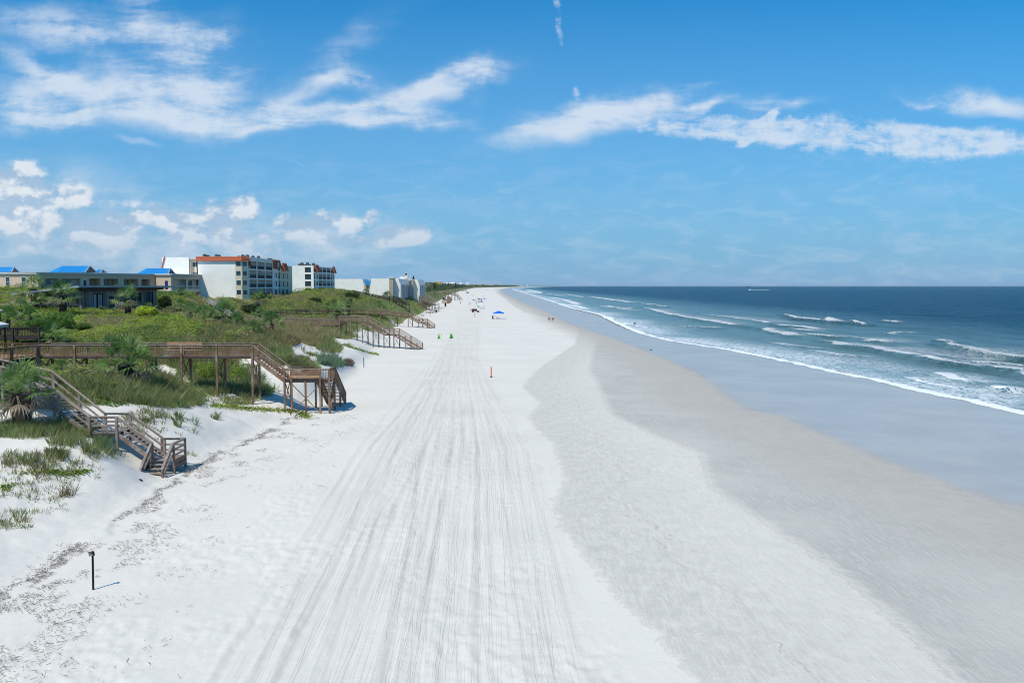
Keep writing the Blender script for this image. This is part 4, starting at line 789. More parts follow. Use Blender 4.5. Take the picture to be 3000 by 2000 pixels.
# ---- palms
def fans(nf, L, fan, elev, leaf_n, droop, pal, wid=.085, z0=0., yaw_jit=.3, cup=.25):
    Vs, Cs = [], []
    for k in range(nf):
        az = 2*math.pi*(k*.381966)+random.uniform(-yaw_jit, yaw_jit); el = R(random.uniform(*elev)); l = L*random.uniform(.75, 1.15); fr = fan*random.uniform(.8, 1.15)
        dr = np.array([math.cos(az)*math.cos(el), math.sin(az)*math.cos(el), math.sin(el)]); sd = np.array([-math.sin(az), math.cos(az), 0.]); up = np.cross(dr, sd)*-1
        hub = dr*l+np.array([0, 0, z0-droop*l*.25]); b0 = np.array([0, 0, z0]); c = np.array(random.choice(pal))*random.uniform(.75, 1.25); w_ = .018
        Vs.append(np.stack([b0-sd*w_, b0+sd*w_, hub+sd*w_, hub-sd*w_])); Cs.append(c*.9)
        for j in range(leaf_n):
            th = (j/(leaf_n-1)-.5)*R(200)+random.uniform(-.05, .05); dd = dr*math.cos(th)+sd*math.sin(th)+up*cup*abs(math.sin(th)); dd /= np.linalg.norm(dd); ll = fr*(1-.28*abs(math.sin(th*.9)))*random.uniform(.85, 1.12)
            sx_ = np.cross(dd, up); sx_ /= np.linalg.norm(sx_); mid = hub+dd*ll*.55; mid[2] -= droop*ll*.12; tip = hub+dd*ll; tip[2] -= droop*ll*(.3+.4*random.random()); w2 = fr*wid*.5
            Vs.append(np.stack([hub, mid-sx_*w2, tip, mid+sx_*w2])); Cs.append(c*random.uniform(.85, 1.15))
    V = np.concatenate(Vs); return V, np.arange(len(V)).reshape(-1, 4), rgba(np.clip(np.array(Cs), 0, 1))
GRN = [(.13, .25, .06), (.20, .33, .09), (.07, .15, .04), (.34, .41, .17)]; DED = [(.36, .29, .21), (.46, .40, .33), (.24, .17, .11), (.52, .48, .42)]
def make_palm(kind):
    r = empty('palm_tree' if kind != 'palmetto' else 'palmetto', (0, 0, 0), 'x', 'palm tree' if kind != 'palmetto' else 'palmetto')
    if kind == 'tall':      # crown centre at 2.6 m
        tb = MB(); tb.tube([(0, 0, -.6), (.05, .02, 1.0), (0, 0, 2.5)], [.30, .26, .30], 9); tb.build('trunk', M['wood_dark'], r, True); zc = 2.5
        for nm, a in (('crown', (26, .95, .85, (-12, 80), 11, .5, GRN)), ('dead_fronds', (14, .75, .7, (-38, -2), 11, .8, DED))):
            V, F, C_ = fans(*a, z0=zc); np_mesh(nm, V, F, [M['frond']], r, attrs={'Col': ('FLOAT_COLOR', C_)})
    elif kind == 'big':     # near clump, crown centre about 1 m up
        for j, (dx_, dy_) in enumerate(((0, 0), (.55, .2), (-.5, .15))):
            tb = MB(); tb.tube([(dx_*.5, dy_, -.7), (dx_, dy_, .9)], [.2, .22], 8); tb.build('trunk', M['wood_dark'], r, True)
        for nm, a in (('crown', (36, 1.05, .85, (4, 88), 13, .45, GRN)), ('dead_fronds', (26, .95, .62, (-35, 12), 11, 1.0, DED))):
            V, F, C_ = fans(*a, z0=.9, wid=.08); np_mesh(nm, V, F, [M['frond']], r, attrs={'Col': ('FLOAT_COLOR', C_)})
    else:
        tb = MB(); tb.tube([(0, 0, -.4), (.02, .03, .5)], [.16, .18], 7); tb.build('trunk', M['wood_dark'], r, True)
        for nm, a in (('crown', (24, .85, .75, (0, 85), 12, .5, GRN)), ('dead_fronds', (7, .8, .6, (-12, 14), 9, .8, DED))):
            V, F, C_ = fans(*a, z0=.45); np_mesh(nm, V, F, [M['frond']], r, attrs={'Col': ('FLOAT_COLOR', C_)})
    return r
protos = {k: make_palm(k) for k in ('tall', 'big', 'palmetto')}; usedp = set()
PALMS = [('tall', 97, 843, 128, 38, 'palm with tan dead fronds standing in front of the beige building'), ('tall', 184, 862, 119, 43, 'full-crowned palm in front of the left wall of the dark board house'),
         ('tall', 372, 872, 124, 38, 'palm in front of the shaded sea-facing wall of the dark board house'), ('tall', 533, 858, 200, 20, 'small palm before the right end of the beige building'), ('tall', 755, 872, 215, 24, 'small palm with pale dead fronds below the apartment block corner'),
         ('palmetto', 598, 925, 118, 34, 'palmetto at the left of the big clump on the green mound'), ('big', 652, 930, 114, 46, 'largest palmetto of the clump on the green mound'), ('palmetto', 692, 945, 112, 34, 'palmetto with grey skirt at the right of the clump on the mound'), ('palmetto', 560, 910, 125, 30, 'palmetto just left of the clump, near the lime green bush'),
         ('palmetto', 795, 945, 112, 38, 'round palmetto beside the grey middle boardwalk'), ('palmetto', 742, 972, 106, 34, 'palmetto low in the hollow left of the sea oats'), ('palmetto', 760, 915, 150, 24, 'palmetto behind the grey boardwalk rail, near its landward end'),
         ('tall', 990, 908, 205, 30, 'palm standing against the red brown stairway'), ('tall', 1020, 893, 225, 24, 'bushy palm just right of the palm at the red brown stairway'), ('tall', 1136, 872, 330, 20, 'twin-trunked palm before the white townhouses'), ('tall', 1072, 856, 380, 12, 'far small palm below the blue roofed gap between white townhouses'), ('palmetto', 1172, 884, 330, 14, 'palmetto at the end of the dark elevated boardwalk'),
         ('palmetto', 152, 985, 92, 40, 'palmetto behind the boardwalk rail, third from the left edge'), ('palmetto', 318, 985, 88, 44, 'spreading palmetto rising behind the middle of the boardwalk rail'), ('big', 380, 1090, 68, 76, 'big palmetto with grey dead skirt in front of the boardwalk'), ('big', 48, 1146, 51, 82, 'nearest large palmetto with brown skirt beside the grey stairs'),
         ('palmetto', 60, 885, 112, 34, 'light green palmetto left of the dark board house'), ('palmetto', 22, 915, 104, 36, 'palmetto above the farther white shelter roof'), ('palmetto', 88, 925, 108, 30, 'palmetto with dead fronds above the grey fence'), ('palmetto', 120, 868, 125, 26, 'palmetto at the far left corner of the board house'),
         ('palmetto', 436, 905, 138, 20, 'palmetto beside the right end wall of the board house'), ('palmetto', 530, 898, 150, 24, 'palmetto right of the lime bush'), ('palmetto', 1110, 900, 262, 18, 'palmetto below the dark elevated boardwalk'), ('palmetto', 180, 1075, 70, 24, 'withered palmetto under the boardwalk posts'), ('palmetto', 160, 1120, 62, 26, 'low palmetto with white dead fronds behind the grey stairs'), ('palmetto', 960, 872, 235, 16, 'pale palmetto on the dune crest below the apartment end'), ('palmetto', 330, 1040, 84, 26, 'palmetto with curled pale fronds under the boardwalk')]
for kd, u, v, Yd, rp, lab in PALMS:
    x, y_, zc = PY(u, v, Yd); rad = rp/FPX*Yd; nat = {'tall': 1.15, 'big': 1.2, 'palmetto': 1.05}[kd]; sc = rad/nat; hc = {'tall': 2.6, 'big': 1.0, 'palmetto': .6}[kd]*sc
    zb = zc-hc; g = h1(x, y_)
    if kd != 'tall' : zb = max(g-.1, min(zb, g+.5*sc+.2))
    if kd not in usedp: usedp.add(kd); o = protos[kd]; o.location = (x, y_, zb); o.rotation_euler = (0, 0, random.random()*6.3); o.scale = (sc,)*3; o['label'] = lab
    else: o = copy_tree(protos[kd], (x, y_, zb), random.random()*6.3, lab, sc)
    if kd == 'tall' and zb > g+.2:
        for c in o.children:
            if c.name.startswith('trunk'): c.scale = (1, 1, 1+ (zb-g)/sc/2.5); c.location = (0, 0, -(zb-g)/sc)
# bushes as separate things
def bush(name, label, u, v, Yd, rx, rz, pal, n=2600, leaf=.22):
    x, y_, z = PY(u, v, Yd); sx_ = rx/FPX*Yd; sz = rz/FPX*Yd; g = h1(x, y_); z = min(max(z, g+sz*.2), g+sz*1.2)
    p = RNG.normal(size=(n, 3)); p /= np.linalg.norm(p, axis=1)[:, None]; rr = .55+.5*vnoise(p[:, 0]*3+9, p[:, 2]*3+p[:, 1]*2, int(u))+.0; p *= (rr*RNG.random(n)**.25)[:, None]; p = p*(sx_, sx_, sz)
    V, F = diamonds(n, p+(0, 0, z-g), np.full(n, leaf)*(.7+.6*RNG.random(n))); r = empty(name, (x, y_, g), label, 'bush')
    cr = np_mesh('crown', V, F, [M['leaf']], r, attrs={'Col': ('FLOAT_COLOR', rgba(cols(n, pal)))})
    st = MB()
    for k in range(4): a = k*1.6; st.tube([(0, 0, -.2), (math.cos(a)*sx_*.4, math.sin(a)*sx_*.4, max(.2, z-g))], [.06, .03], 5)
    st.build('stem', M['wood_dark'], r); st_ = r.children[-1]; st_.matrix_parent_inverse = Matrix.Identity(4)
bush('lime_bush', 'bright lime green bush in front of the board house', 428, 912, 117, 40, 18, [(.48, .58, .05), (.58, .64, .06), (.36, .46, .05)], 3000, .25)
bush('green_bush', 'dark green bush below the left end of the board house', 170, 925, 104, 60, 28, [(.12, .24, .05), (.18, .30, .06)], 4200, .22)
bush('green_bush', 'dark green bush between shelter and palm-lined mound', 110, 950, 98, 44, 26, [(.12, .22, .05), (.16, .26, .06)], 3200, .22)
bush('green_bush', 'rounded bush on the green mound crest above the boardwalk bench', 240, 942, 104, 30, 12, [(.11, .2, .05), (.14, .24, .06)], 1800, .2)
bush('green_bush', 'dark bush under the apartment block corner', 735, 882, 205, 34, 14, [(.04, .08, .025), (.06, .10, .03)], 2400, .35)
bush('green_bush', 'dark bush on the skyline dune left of the white townhouses', 1030, 850, 270, 30, 8, [(.06, .11, .03), (.08, .12, .035)], 1800, .4)
bush('green_bush', 'shrub on the skyline dune directly below the second apartment wing', 922, 850, 250, 22, 6, [(.05, .09, .025), (.07, .12, .03)], 1500, .35)
bush('green_bush', 'dark shrub just right of the board house', 480, 885, 152, 26, 22, [(.04, .08, .025), (.07, .11, .03)], 2400, .28)
bush('green_bush', 'dark bush in the hollow between grey stairs and boardwalk', 240, 1120, 66, 44, 26, [(.08, .15, .04), (.12, .20, .05), (.16, .16, .07)], 2400, .15)
bush('green_bush', 'green bush under the boardwalk bench, left of the sand chute', 430, 1100, 76, 34, 26, [(.13, .24, .05), (.20, .31, .07), (.09, .17, .04)], 2200, .15)
bush('green_bush', 'leafy bush under the left part of the boardwalk deck', 120, 1085, 79, 50, 22, [(.13, .24, .05), (.20, .31, .07), (.09, .17, .04)], 2400, .15)
bush('green_bush', 'bright green bush behind the grey boardwalk post, right of the sand chute', 612, 1085, 84, 42, 34, [(.26, .38, .06), (.20, .31, .06), (.32, .40, .08)], 3000, .15)
bush('green_bush', 'bright bush below the upper end of the boardwalk stair', 700, 1100, 84, 30, 30, [(.26, .38, .06), (.20, .31, .06), (.32, .40, .08)], 2200, .15)
bush('green_bush', 'dark brownish bush below the dead skirt of the big palmetto', 330, 1165, 62, 40, 22, [(.08, .15, .04), (.12, .20, .05), (.16, .16, .07)], 2200, .15)
bush('green_bush', 'dark shrub left of the tall tan sea oats', 900, 1010, 128, 22, 10, [(.08, .15, .04), (.12, .20, .05), (.16, .16, .07)], 1400, .15)
bush('green_bush', 'dark shrub beneath the platform of the middle beach stairway', 1020, 975, 170, 20, 8, [(.08, .15, .04), (.12, .20, .05), (.16, .16, .07)], 1200, .15)
#@@PART3
# ------------------------------------------------------------------ buildings
def tline(u, p, q):
    d = ray(u, 900); a = d[0]/d[1]; return (a*p[1]-p[0])/((q[0]-p[0])-a*(q[1]-p[1]))
class Wall:
    """a wall from p to q (left to right as seen from outside) with real openings"""
    def __init__(s, root, p, q, z0, z1, mat, thick=.3):
        s.root, s.p, s.q, s.z0, s.z1, s.mat, s.th = root, Vector((*p, 0)), Vector((*q, 0)), z0, z1, mat, thick
        s.L = (s.q-s.p).length; s.e = (s.q-s.p)/s.L; s.n = Vector((s.e.y, -s.e.x, 0)); s.ops = []
    def pt(s, t, z, o=0.): v = s.p+s.e*t+s.n*o; return (v.x, v.y, z)
    def tu(s, u): return max(.02, min(.98, tline(u, s.p, s.q)))*s.L
    def op(s, t0, t1, za, zb): s.ops.append((t0, t1, za, zb)); return s
    def bx(s, mb, t0, t1, za, zb, o0, o1): return mb.quad8([s.pt(t0, za, o1), s.pt(t1, za, o1), s.pt(t1, za, o0), s.pt(t0, za, o0), s.pt(t0, zb, o1), s.pt(t1, zb, o1), s.pt(t1, zb, o0), s.pt(t0, zb, o0)])
    def build(s, name='wall'):
        mb = MB(); cs = sorted(set((a, b) for a, b, _, _ in s.ops)); t = 0
        for a, b in cs:
            if a > t+1e-3: s.bx(mb, t, a, s.z0, s.z1, -s.th, 0)
            zs = sorted((c, d) for x, y, c, d in s.ops if (x, y) == (a, b)); z = s.z0
            for c, d in zs:
                if c > z+1e-3: s.bx(mb, a, b, z, c, -s.th, 0)
                z = d
            if z < s.z1-1e-3: s.bx(mb, a, b, z, s.z1, -s.th, 0)
            t = b
        if t < s.L-1e-3: s.bx(mb, t, s.L, s.z0, s.z1, -s.th, 0)
        mb.build(name, s.mat, s.root); return s
    def window(s, t0, t1, za, zb, frame='trim_white', glass='glass', mull=1, fr=.07, cross=False):
        s.op(t0, t1, za, zb); f = MB()
        for a, b, c, d in ((t0, t0+fr, za, zb), (t1-fr, t1, za, zb), (t0+fr, t1-fr, za, za+fr), (t0+fr, t1-fr, zb-fr, zb)): s.bx(f, a, b, c, d, -.16, .03)
        for k in range(mull): x = t0+(t1-t0)*(k+1)/(mull+1); s.bx(f, x-fr/3, x+fr/3, za+fr, zb-fr, -.14, .01)
        if cross: x = (za+zb)/2; s.bx(f, t0+fr, t1-fr, x-fr/3, x+fr/3, -.13, .02)
        fo = f.build('window', M[frame], s.root); g = MB(); s.bx(g, t0+fr, t1-fr, za+fr, zb-fr, -.12, -.09); g.build('pane', M[glass], fo); return s
    def balcony(s, t0, t1, za, zb, depth=1.8, rail='solid', inner='white_wall', door=.6, railmat='dark', rh=.95, glass='glass', cur=True):
        s.op(t0, t1, za, zb); m = MB(); P_ = s.pt; D_ = -depth
        m.face([P_(t0, za, D_), P_(t1, za, D_), P_(t1, zb, D_), P_(t0, zb, D_)]); m.face([P_(t0, za, 0), P_(t0, za, D_), P_(t0, zb, D_), P_(t0, zb, 0)]); m.face([P_(t1, za, D_), P_(t1, za, 0), P_(t1, zb, 0), P_(t1, zb, D_)])
        m.face([P_(t0, za, 0), P_(t1, za, 0), P_(t1, za, D_), P_(t0, za, D_)]); m.face([P_(t0, zb, D_), P_(t1, zb, D_), P_(t1, zb, 0), P_(t0, zb, 0)]); b = m.build('balcony', M[inner], s.root)
        w_ = t1-t0; d0 = t0+w_*(1-door)/2; d1 = t1-w_*(1-door)/2; g = MB(); s.bx(g, d0, d1, za+.05, zb-.25, D_+.01, D_+.06); g.build('sliding_door', M[glass], b)
        if cur:
            c = MB(); k = random.randint(1, 2)
            for j in range(2):
                x0 = d0+(d1-d0)*(.06+.5*j); s.bx(c, x0, x0+(d1-d0)*.38*random.uniform(.5, 1.1), za+.1, zb-.3, D_+.06, D_+.1)
            c.build('curtain', M['curtain'], b)
        r = MB()
        if rail == 'solid': s.bx(r, t0, t1, za+.04, za+rh, -.14, -.06)
        else:
            s.bx(r, t0, t1, za+rh-.06, za+rh, -.16, -.08); s.bx(r, t0, t1, za+.1, za+.15, -.15, -.09); n_ = int(w_/.28)
            for k in range(n_+1): x = t0+w_*k/max(n_, 1); s.bx(r, x-.02, x+.02, za+.1, za+rh, -.14, -.10)
        r.build('balcony_rail', M[railmat], b); return s
def zat(v, Y): return PY(1500, v, Y)[2]
def pxy(u, Y): return PY(u, 900, Y)[:2]
# beige two-storey building with blue roofs
B1 = empty('beige_building', (-105, 215, 8), 'long beige two-storey building with white cornice and blue metal roofs', 'building')
A_, Bp, Cp, Dp, Ep = (-137, 206), (-109.7, 190), (-94.3, 217), (-88.7, 213.7), (-87.2, 231)
Fp, Gp = (-112, 246), (-150, 226); z0, z1 = 7.0, 15.0
wa = Wall(B1, A_, Bp, z0, z1, M['beige'])
for a, b in ((20, 32), (66, 79)): wa.window(wa.tu(a), wa.tu(b), 11.6, 14.1, mull=0, cross=True)
wa.window(wa.tu(3)-3.6, wa.tu(3)-2.4, 11.6, 14.1, mull=0, cross=True); wa.build()
wb = Wall(B1, Bp, Cp, z0, z1, M['beige'])
for a, b in ((128, 176), (186, 238)): wb.balcony(wb.tu(a), wb.tu(b), 11.0, 13.75, 1.2, 'bars', 'grey_trim', .3, 'trim_white', 1.0, cur=False)
for a, b in ((264, 296), (304, 348), (365, 406), (414, 440), (448, 453)): wb.balcony(wb.tu(a), wb.tu(b), 11.0, 13.75, 2.6, 'bars', 'beige', .55, 'trim_white', 1.0)
t0, t1 = wb.tu(247), wb.tu(256); wb.op(t0, t1, 11.0, 13.3); dm = MB(); wb.bx(dm, t0, t1, 11.0, 13.3, -.14, -.06); dm.build('door', M['blue_door'], B1); wb.build()
for u in (176, 300, 356, 410, 444):
    t = wb.tu(u+2); c = MB(); wb.bx(c, t-.25, t+.25, 11.0, 13.75, .01, .16); wb.bx(c, t-.35, t+.35, 13.5, 13.8, .01, .22); c.build('pilaster', M['beige'], B1)
wc = Wall(B1, Cp, Dp, z0, z1, M['beige']); t0, t1 = wc.tu(485), wc.tu(494); wc.op(t0, t1, 11.0, 13.3); dm = MB(); wc.bx(dm, t0, t1, 11.0, 13.3, -.14, -.06); dm.build('door', M['blue_door'], B1); wc.build()
wd = Wall(B1, Dp, Ep, z0, z1, M['beige'])
for a, b in ((511, 547), (553, 589)): wd.balcony(wd.tu(a), wd.tu(b), 11.0, 13.7, 1.2, 'bars', 'grey_trim', .3, 'trim_white', 1.0, cur=False); wd.balcony(wd.tu(a), wd.tu(b), 7.4, 10.2, 1.2, 'bars', 'grey_trim', .3, 'trim_white', .6, cur=False)
wd.build()
for p, q in ((Ep, Fp), (Fp, Gp), (Gp, A_)): Wall(B1, p, q, z0, z1, M['beige']).build()
MB().prism([A_, Bp, Cp, Dp, Ep, Fp, Gp], z1-.5, z1-.3).build('flat_roof', M['trim_white'], B1)
cm = MB(); cw = MB(); bd = MB()
for p, q in ((A_, Bp), (Bp, Cp), (Cp, Dp), (Dp, Ep)):
    W_ = Wall(B1, p, q, z0, z1, None); W_.bx(cw, -.3, W_.L+.35, z1, z1+.14, -.35, .45); W_.bx(cm, -.25, W_.L+.3, z1-.32, z1-.01, .005, .36); W_.bx(cm, -.15, W_.L+.2, z1-.62, z1-.33, .005, .2); W_.bx(bd, -.1, W_.L+.1, 10.62, 10.84, .005, .14)
cw.build('parapet_cap', M['trim_white'], B1); cm.build('cornice', M['grey_trim'], B1); bd.build('string_course', M['trim_white'], B1)
for u0, u1, ue, v0, v1, Yd in ((167, 256, 277, 779, 798, 203), (278, 294, 306, 789, 799, 226), (415, 492, 509, 786, 803, 219), (-30, 36, 48, 782, 797, 228)):
    zb, zt = zat(v1, Yd), zat(v0, Yd); xa, xr, xe = pxy(u0, Yd)[0], pxy(u1, Yd)[0], pxy(ue, Yd)[0]; dpt = max(3.5, (xe-xr)*3.2); mb = MB(); y0, y1 = Yd-dpt/2, Yd+dpt/2
    # ridge along x; hipped far end, gable at the sea end
    r0, r1 = (xa+1.6, Yd, zt), (xr+.9, Yd, zt); e = [(xa, y0, zb), (xr+1.3, y0, zb), (xr+1.3, y1, zb), (xa, y1, zb)]
    mb.face([e[0], e[1], r1, r0]); mb.face([e[2], e[3], r0, r1]); mb.face([e[3], e[0], r0]); ro = mb.build('roof', M['blue_roof'], B1)
    sm_ = MB(); k = int((xr-xa)/.7)
    for j in range(1, k): x = xa+1.6+(xr-xa-1.2)*j/k; sm_.beam((x, y0, zb+.04), (x, Yd, zt+.04), .05, .05)
    sm_.build('standing_seam', M['blue_roof'], ro)
    gb = MB(); gb.prism([(xr+.3, y0+.3), (xr+.7, y0+.3), (xr+.7, y1-.3), (xr+.3, y1-.3)], 14.4, zb-.05); gb.face([(xr+.75, y0+.2, zb), (xr+.75, y1-.2, zb), (xr+.6, Yd, zt-.15)]); gb.build('gable', M['wood_brown'], B1)
    tr_ = MB(); tr_.beam((xr+1.32, y0, zb), (xr+.95, Yd, zt), .12, .22); tr_.beam((xr+1.32, y1, zb), (xr+.95, Yd, zt), .12, .22); tr_.build('gable_trim', M['grey_trim'], B1)
# dark board house
B0 = empty('board_house', (-68, 134, 7.6), 'low modern house clad in weathered dark vertical boards with shed roof', 'house')
c0, c1, c2 = (-76.2, 129.8), (-66.7, 127.2), (-62.6, 144.5); c3, c4 = (-72, 147), (-80.5, 146.5)
w0 = Wall(B0, c0, c1, 5.5, 11.3, M['boards']); w0.window(w0.tu(206), w0.tu(233), 7.9, 10.0, 'dark', 'glass', 0, cross=True); w0.build()
w1 = Wall(B0, c1, c2, 5.5, 11.55, M['boards'])
for a, b, za, zb in ((274, 302, 7.6, 10.8), (320, 334, 8.6, 10.3), (352, 366, 7.2, 9.8), (385, 398, 7.9, 10.4), (405, 415, 8.9, 10.9), (428, 450, 8.7, 10.9)): w1.window(w1.tu(a), w1.tu(b), za, zb, 'dark', 'glass', 1)
w1.build(); Wall(B0, c2, c3, 5.5, 11.5, M['boards']).build(); Wall(B0, c3, c4, 5.5, 11, M['boards']).build(); Wall(B0, c4, c0, 5.5, 10.9, M['boards']).build()
for a, b in ((276, 283), (288, 293), (296, 300)): cb = MB(); w1.bx(cb, w1.tu(a), w1.tu(b), 7.7, 10.6, -.085, -.06); cb.build('curtain', M['curtain'], B0)
cb = MB(); w0.bx(cb, w0.tu(208), w0.tu(231), 8.9, 9.1, -.085, -.06); w0.bx(cb, w0.tu(208), w0.tu(231), 8.4, 8.55, -.085, -.06); cb.build('curtain', M['curtain'], B0)
rf = MB(); o1, o2, o3, o4 = (-78.2, 128.2), (-66.2, 125.4), (-60.2, 146.6), (-80.5, 148)
zz = (10.85, 12.02, 12.0, 10.8); rf.quad8([(*o1, zz[0]-.28), (*o2, zz[1]-.28), (*o3, zz[2]-.28), (*o4, zz[3]-.28), (*o1, zz[0]), (*o2, zz[1]), (*o3, zz[2]), (*o4, zz[3])]); rf.build('roof', M['roof_grey'], B0)
sf = MB(); sf.quad8([(-66.9, 127.0, 11.1), (-66.3, 126.6, 11.1), (-61.6, 145.2, 11.3), (-62.4, 145.2, 11.3), (-66.9, 127.0, 11.7), (-66.3, 126.6, 11.7), (-61.6, 145.2, 11.68), (-62.4, 145.2, 11.68)]); sf.build('rafter_beam', M['wood_dark'], B0)
# apartment block, near wing
def tiles(mb, W_, t0, t1, za, zb, ob, ot):
    k = max(2, int((zb-za)/.38))
    for j in range(k):
        f0, f1 = j/k, (j+1)/k; o0, o1 = ob+(ot-ob)*f0, ob+(ot-ob)*f1; a, b = za+(zb-za)*f0, za+(zb-za)*f1
        mb.quad8([W_.pt(t0, a, o0+.1), W_.pt(t1, a, o0+.1), W_.pt(t1, a, -.05), W_.pt(t0, a, -.05), W_.pt(t0, b, o1), W_.pt(t1, b, o1), W_.pt(t1, b, -.05), W_.pt(t0, b, -.05)])
def plants(r, W_, t0, t1, z): 
    k = MB()
    for j in range(int((t1-t0)/.5)): x = t0+.3+j*.5; W_.bx(k, x, x+.3, z, z+random.uniform(.08, .22), -.16, -.02)
    k.build('railing_top', M['dark'], r)
B2 = empty('apartment_block', (-80, 245, 9), 'four-storey white apartment block with dark balconies and red tiled roof edge, nearer wing', 'apartment block')
xe = -75.9; e0, e1, e2, e3 = (-88.2, 230), (-77.4, 230), (-75.7, 230.3), (-74.6, 232); zb, zt = 7.4, 19.6
Wall(B2, e0, e1, zb, zt, M['siding']).build('end_wall')
fl = [16.85, 14.2, 11.55, 8.9]
wz = Wall(B2, (e1[0]+.0, e1[1]+.02), e2, zb, zt, M['cream'])
for f in fl: wz.window(.15, wz.L-.25, f+.55, f+2.0, 'trim_white', 'glass', 0)
wz.build(); wz = Wall(B2, e2, e3, zb, zt, M['cream'])
for f in fl: wz.window(.2, wz.L-.15, f+.55, f+2.0, 'trim_white', 'glass', 0)
wz.build()
f0_, f1_ = (-74.6, 232.0), (-76.0, 269.5)
W_ = Wall(B2, f0_, f1_, zb, zt, M['white_wall'])
for a, b in ((727.2, 729.5+2), (733, 753), (756, 777.5), (780, 799.5), (817, 821), (823.5, 837.5), (840, 845.5)):
    for f in fl: W_.balcony(W_.tu(a), W_.tu(b), f, f+2.25, 1.9, 'solid', 'white_wall', .75)
for f in fl: W_.window(W_.tu(806), W_.tu(812.5), f+.4, f+1.9, 'dark', 'glass', 0); W_.window(W_.tu(848.5), W_.tu(853), f+.4, f+1.9, 'dark', 'glass', 0)
W_.build(); bd = MB()
for f in fl[:-1]: W_.bx(bd, .2, W_.L, f-.32, f-.08, .005, .08)
for u in (732, 754.6, 778.8, 801, 822.2, 838.8): W_.bx(bd, W_.tu(u)-.14, W_.tu(u)+.14, zb, zt-.02, .082, .16)
bd.build('slab_edge', M['trim_white'], B2)
for p, q in ((f1_, (-90, 270)), ((-90, 270), (-98, 262)), ((-98, 262), (-98.5, 231.6)), ((-98.5, 231.6), (-90.9, 231.6)), ((-88.2, 233), e0)): Wall(B2, p, q, zb, zt+.4, M['siding_cream']).build()
# stepped-back strip with two windows, then another pale end wall with raking edge
ws = Wall(B2, (-90.9, 232.9), (-88.2, 232.9), zb, zt+.1, M['cream'])
for f in (16.9, 14.2, 11.5): ws.window(.35, 2.35, f+.35, f+1.75, 'trim_white', 'glass', 1)
ws.build(); mb = MB(); mb.face([(-98.6, 231.4, 7.4), (-90.9, 231.4, 7.4), (-90.9, 231.4, 20.0), (-97.6, 231.4, 20.0), (-98.9, 231.4, 15.5)]); mb.face([(-90.9, 231.4, 7.4), (-90.9, 233.2, 7.4), (-90.9, 233.2, 20.0), (-90.9, 231.4, 20.0)]); mb.build('end_wall', M['siding'], B2)
mb = MB(); mb.beam((-98.95, 231.35, 15.4), (-97.65, 231.35, 20.1), .5, .22); mb.build('roof_edge', M['red_tile'], B2)
MB().prism([(-98, 231.6), (-90.9, 231.6), (-88.2, 233), (-88.1, 230.2), (-74.9, 232), (-76.2, 269.3), (-90, 269.8), (-98, 262)], zt-.1, zt+.25).build('flat_roof', M['trim_white'], B2)
tr = MB(); W0_ = Wall(B2, e0, (-75.7, 230), zb, zt, None); tiles(tr, W0_, -.1, W0_.L+.2, 18.95, 20.15, .45, .1); tr.build('tiled_parapet', M['red_tile'], B2)
tr = MB(); W0_ = Wall(B2, (-75.7, 229.9), (-74.4, 232.1), zb, zt, None); tiles(tr, W0_, -.1, W0_.L+.1, 18.95, 20.15, .45, .1); tr.build('tiled_parapet', M['red_tile'], B2)
for a, b in ((723, 727.5), (801.5, 821), (847, 855)):
    tr = MB(); tiles(tr, W_, W_.tu(a), W_.tu(b), 17.6, 20.3, .9, .15); to = tr.build('tiled_mansard', M['red_tile'], B2)
    if b-a > 10: g_ = MB(); W_.bx(g_, W_.tu(a+5), W_.tu(a+9), 18.0, 19.3, .3, 1.0); g_.build('dormer_window', M['glass'], to)
pc = MB(); W_.bx(pc, 0, W_.L, zt+.25, zt+.55, -.3, .12); pc.build('parapet', M['trim_white'], B2)
for x, y_, h in ((-87, 233, 1.2), (-86.4, 234, .9), (-84, 234, 1.1), (-83.3, 234, 1.0), (-78.5, 240, 1.3), (-77.6, 241, 1.0), (-77.0, 250, 1.3), (-76.8, 244, 1.1), (-79.5, 246, .9), (-77.4, 262, 1.0), (-77.6, 265, 1.0), (-79, 238, .8), (-76.5, 238, 1.2)):
    mb = MB(); h *= .85; mb.box(x-.4, x+.4, y_-.45, y_+.45, zt+.25, zt+.25+h); mb.tube([(x, y_, zt+.25+h), (x, y_, zt+.36+h)], .3, 8); mb.build('roof_unit', M['unit_grey'], B2)
B2b = empty('apartment_block', (-80, 338, 9), 'white apartment wing farther along the dune with windowed end wall and red tile corners', 'apartment block')
xa = pxy(857, 321)[0]; xb = pxy(920, 321)[0]; we = Wall(B2b, (xa, 321), (xb, 321), zb, zt+.2, M['siding'])
for v0, v1 in ((783, 797.5), (803, 818), (824, 838), (844, 853)): we.window(we.tu(895), we.tu(912.5), zat(v1, 321), zat(v0, 321), 'dark', 'glass', 1, .12)
we.build('end_wall'); xc = pxy(983, 358)[0]; W_ = Wall(B2b, (xb, 321), (xc, 357), zb, zt, M['white_wall']); fl2 = [zat(v, 321) for v in (797.5, 818.5, 839, 860)]
for a, b in ((920.6, 924.5), (935, 946), (947.5, 957.5), (959.5, 969), (971, 975.2)):
    for f in fl2: W_.balcony(W_.tu(a), W_.tu(b), f+.2, f+2.35, 1.9, 'solid', 'white_wall', .7)
for f in fl2: W_.window(W_.tu(928), W_.tu(932), f+.5, f+1.9, 'dark', 'glass', 0, .12); W_.window(W_.tu(977.5), W_.tu(981), f+.5, f+1.9, 'dark', 'glass', 0, .12)
W_.build()
for p, q in (((xc, 357), (xc-14, 357)), ((xc-14, 357), (xa, 321))): Wall(B2b, p, q, zb, zt, M['siding_cream']).build()
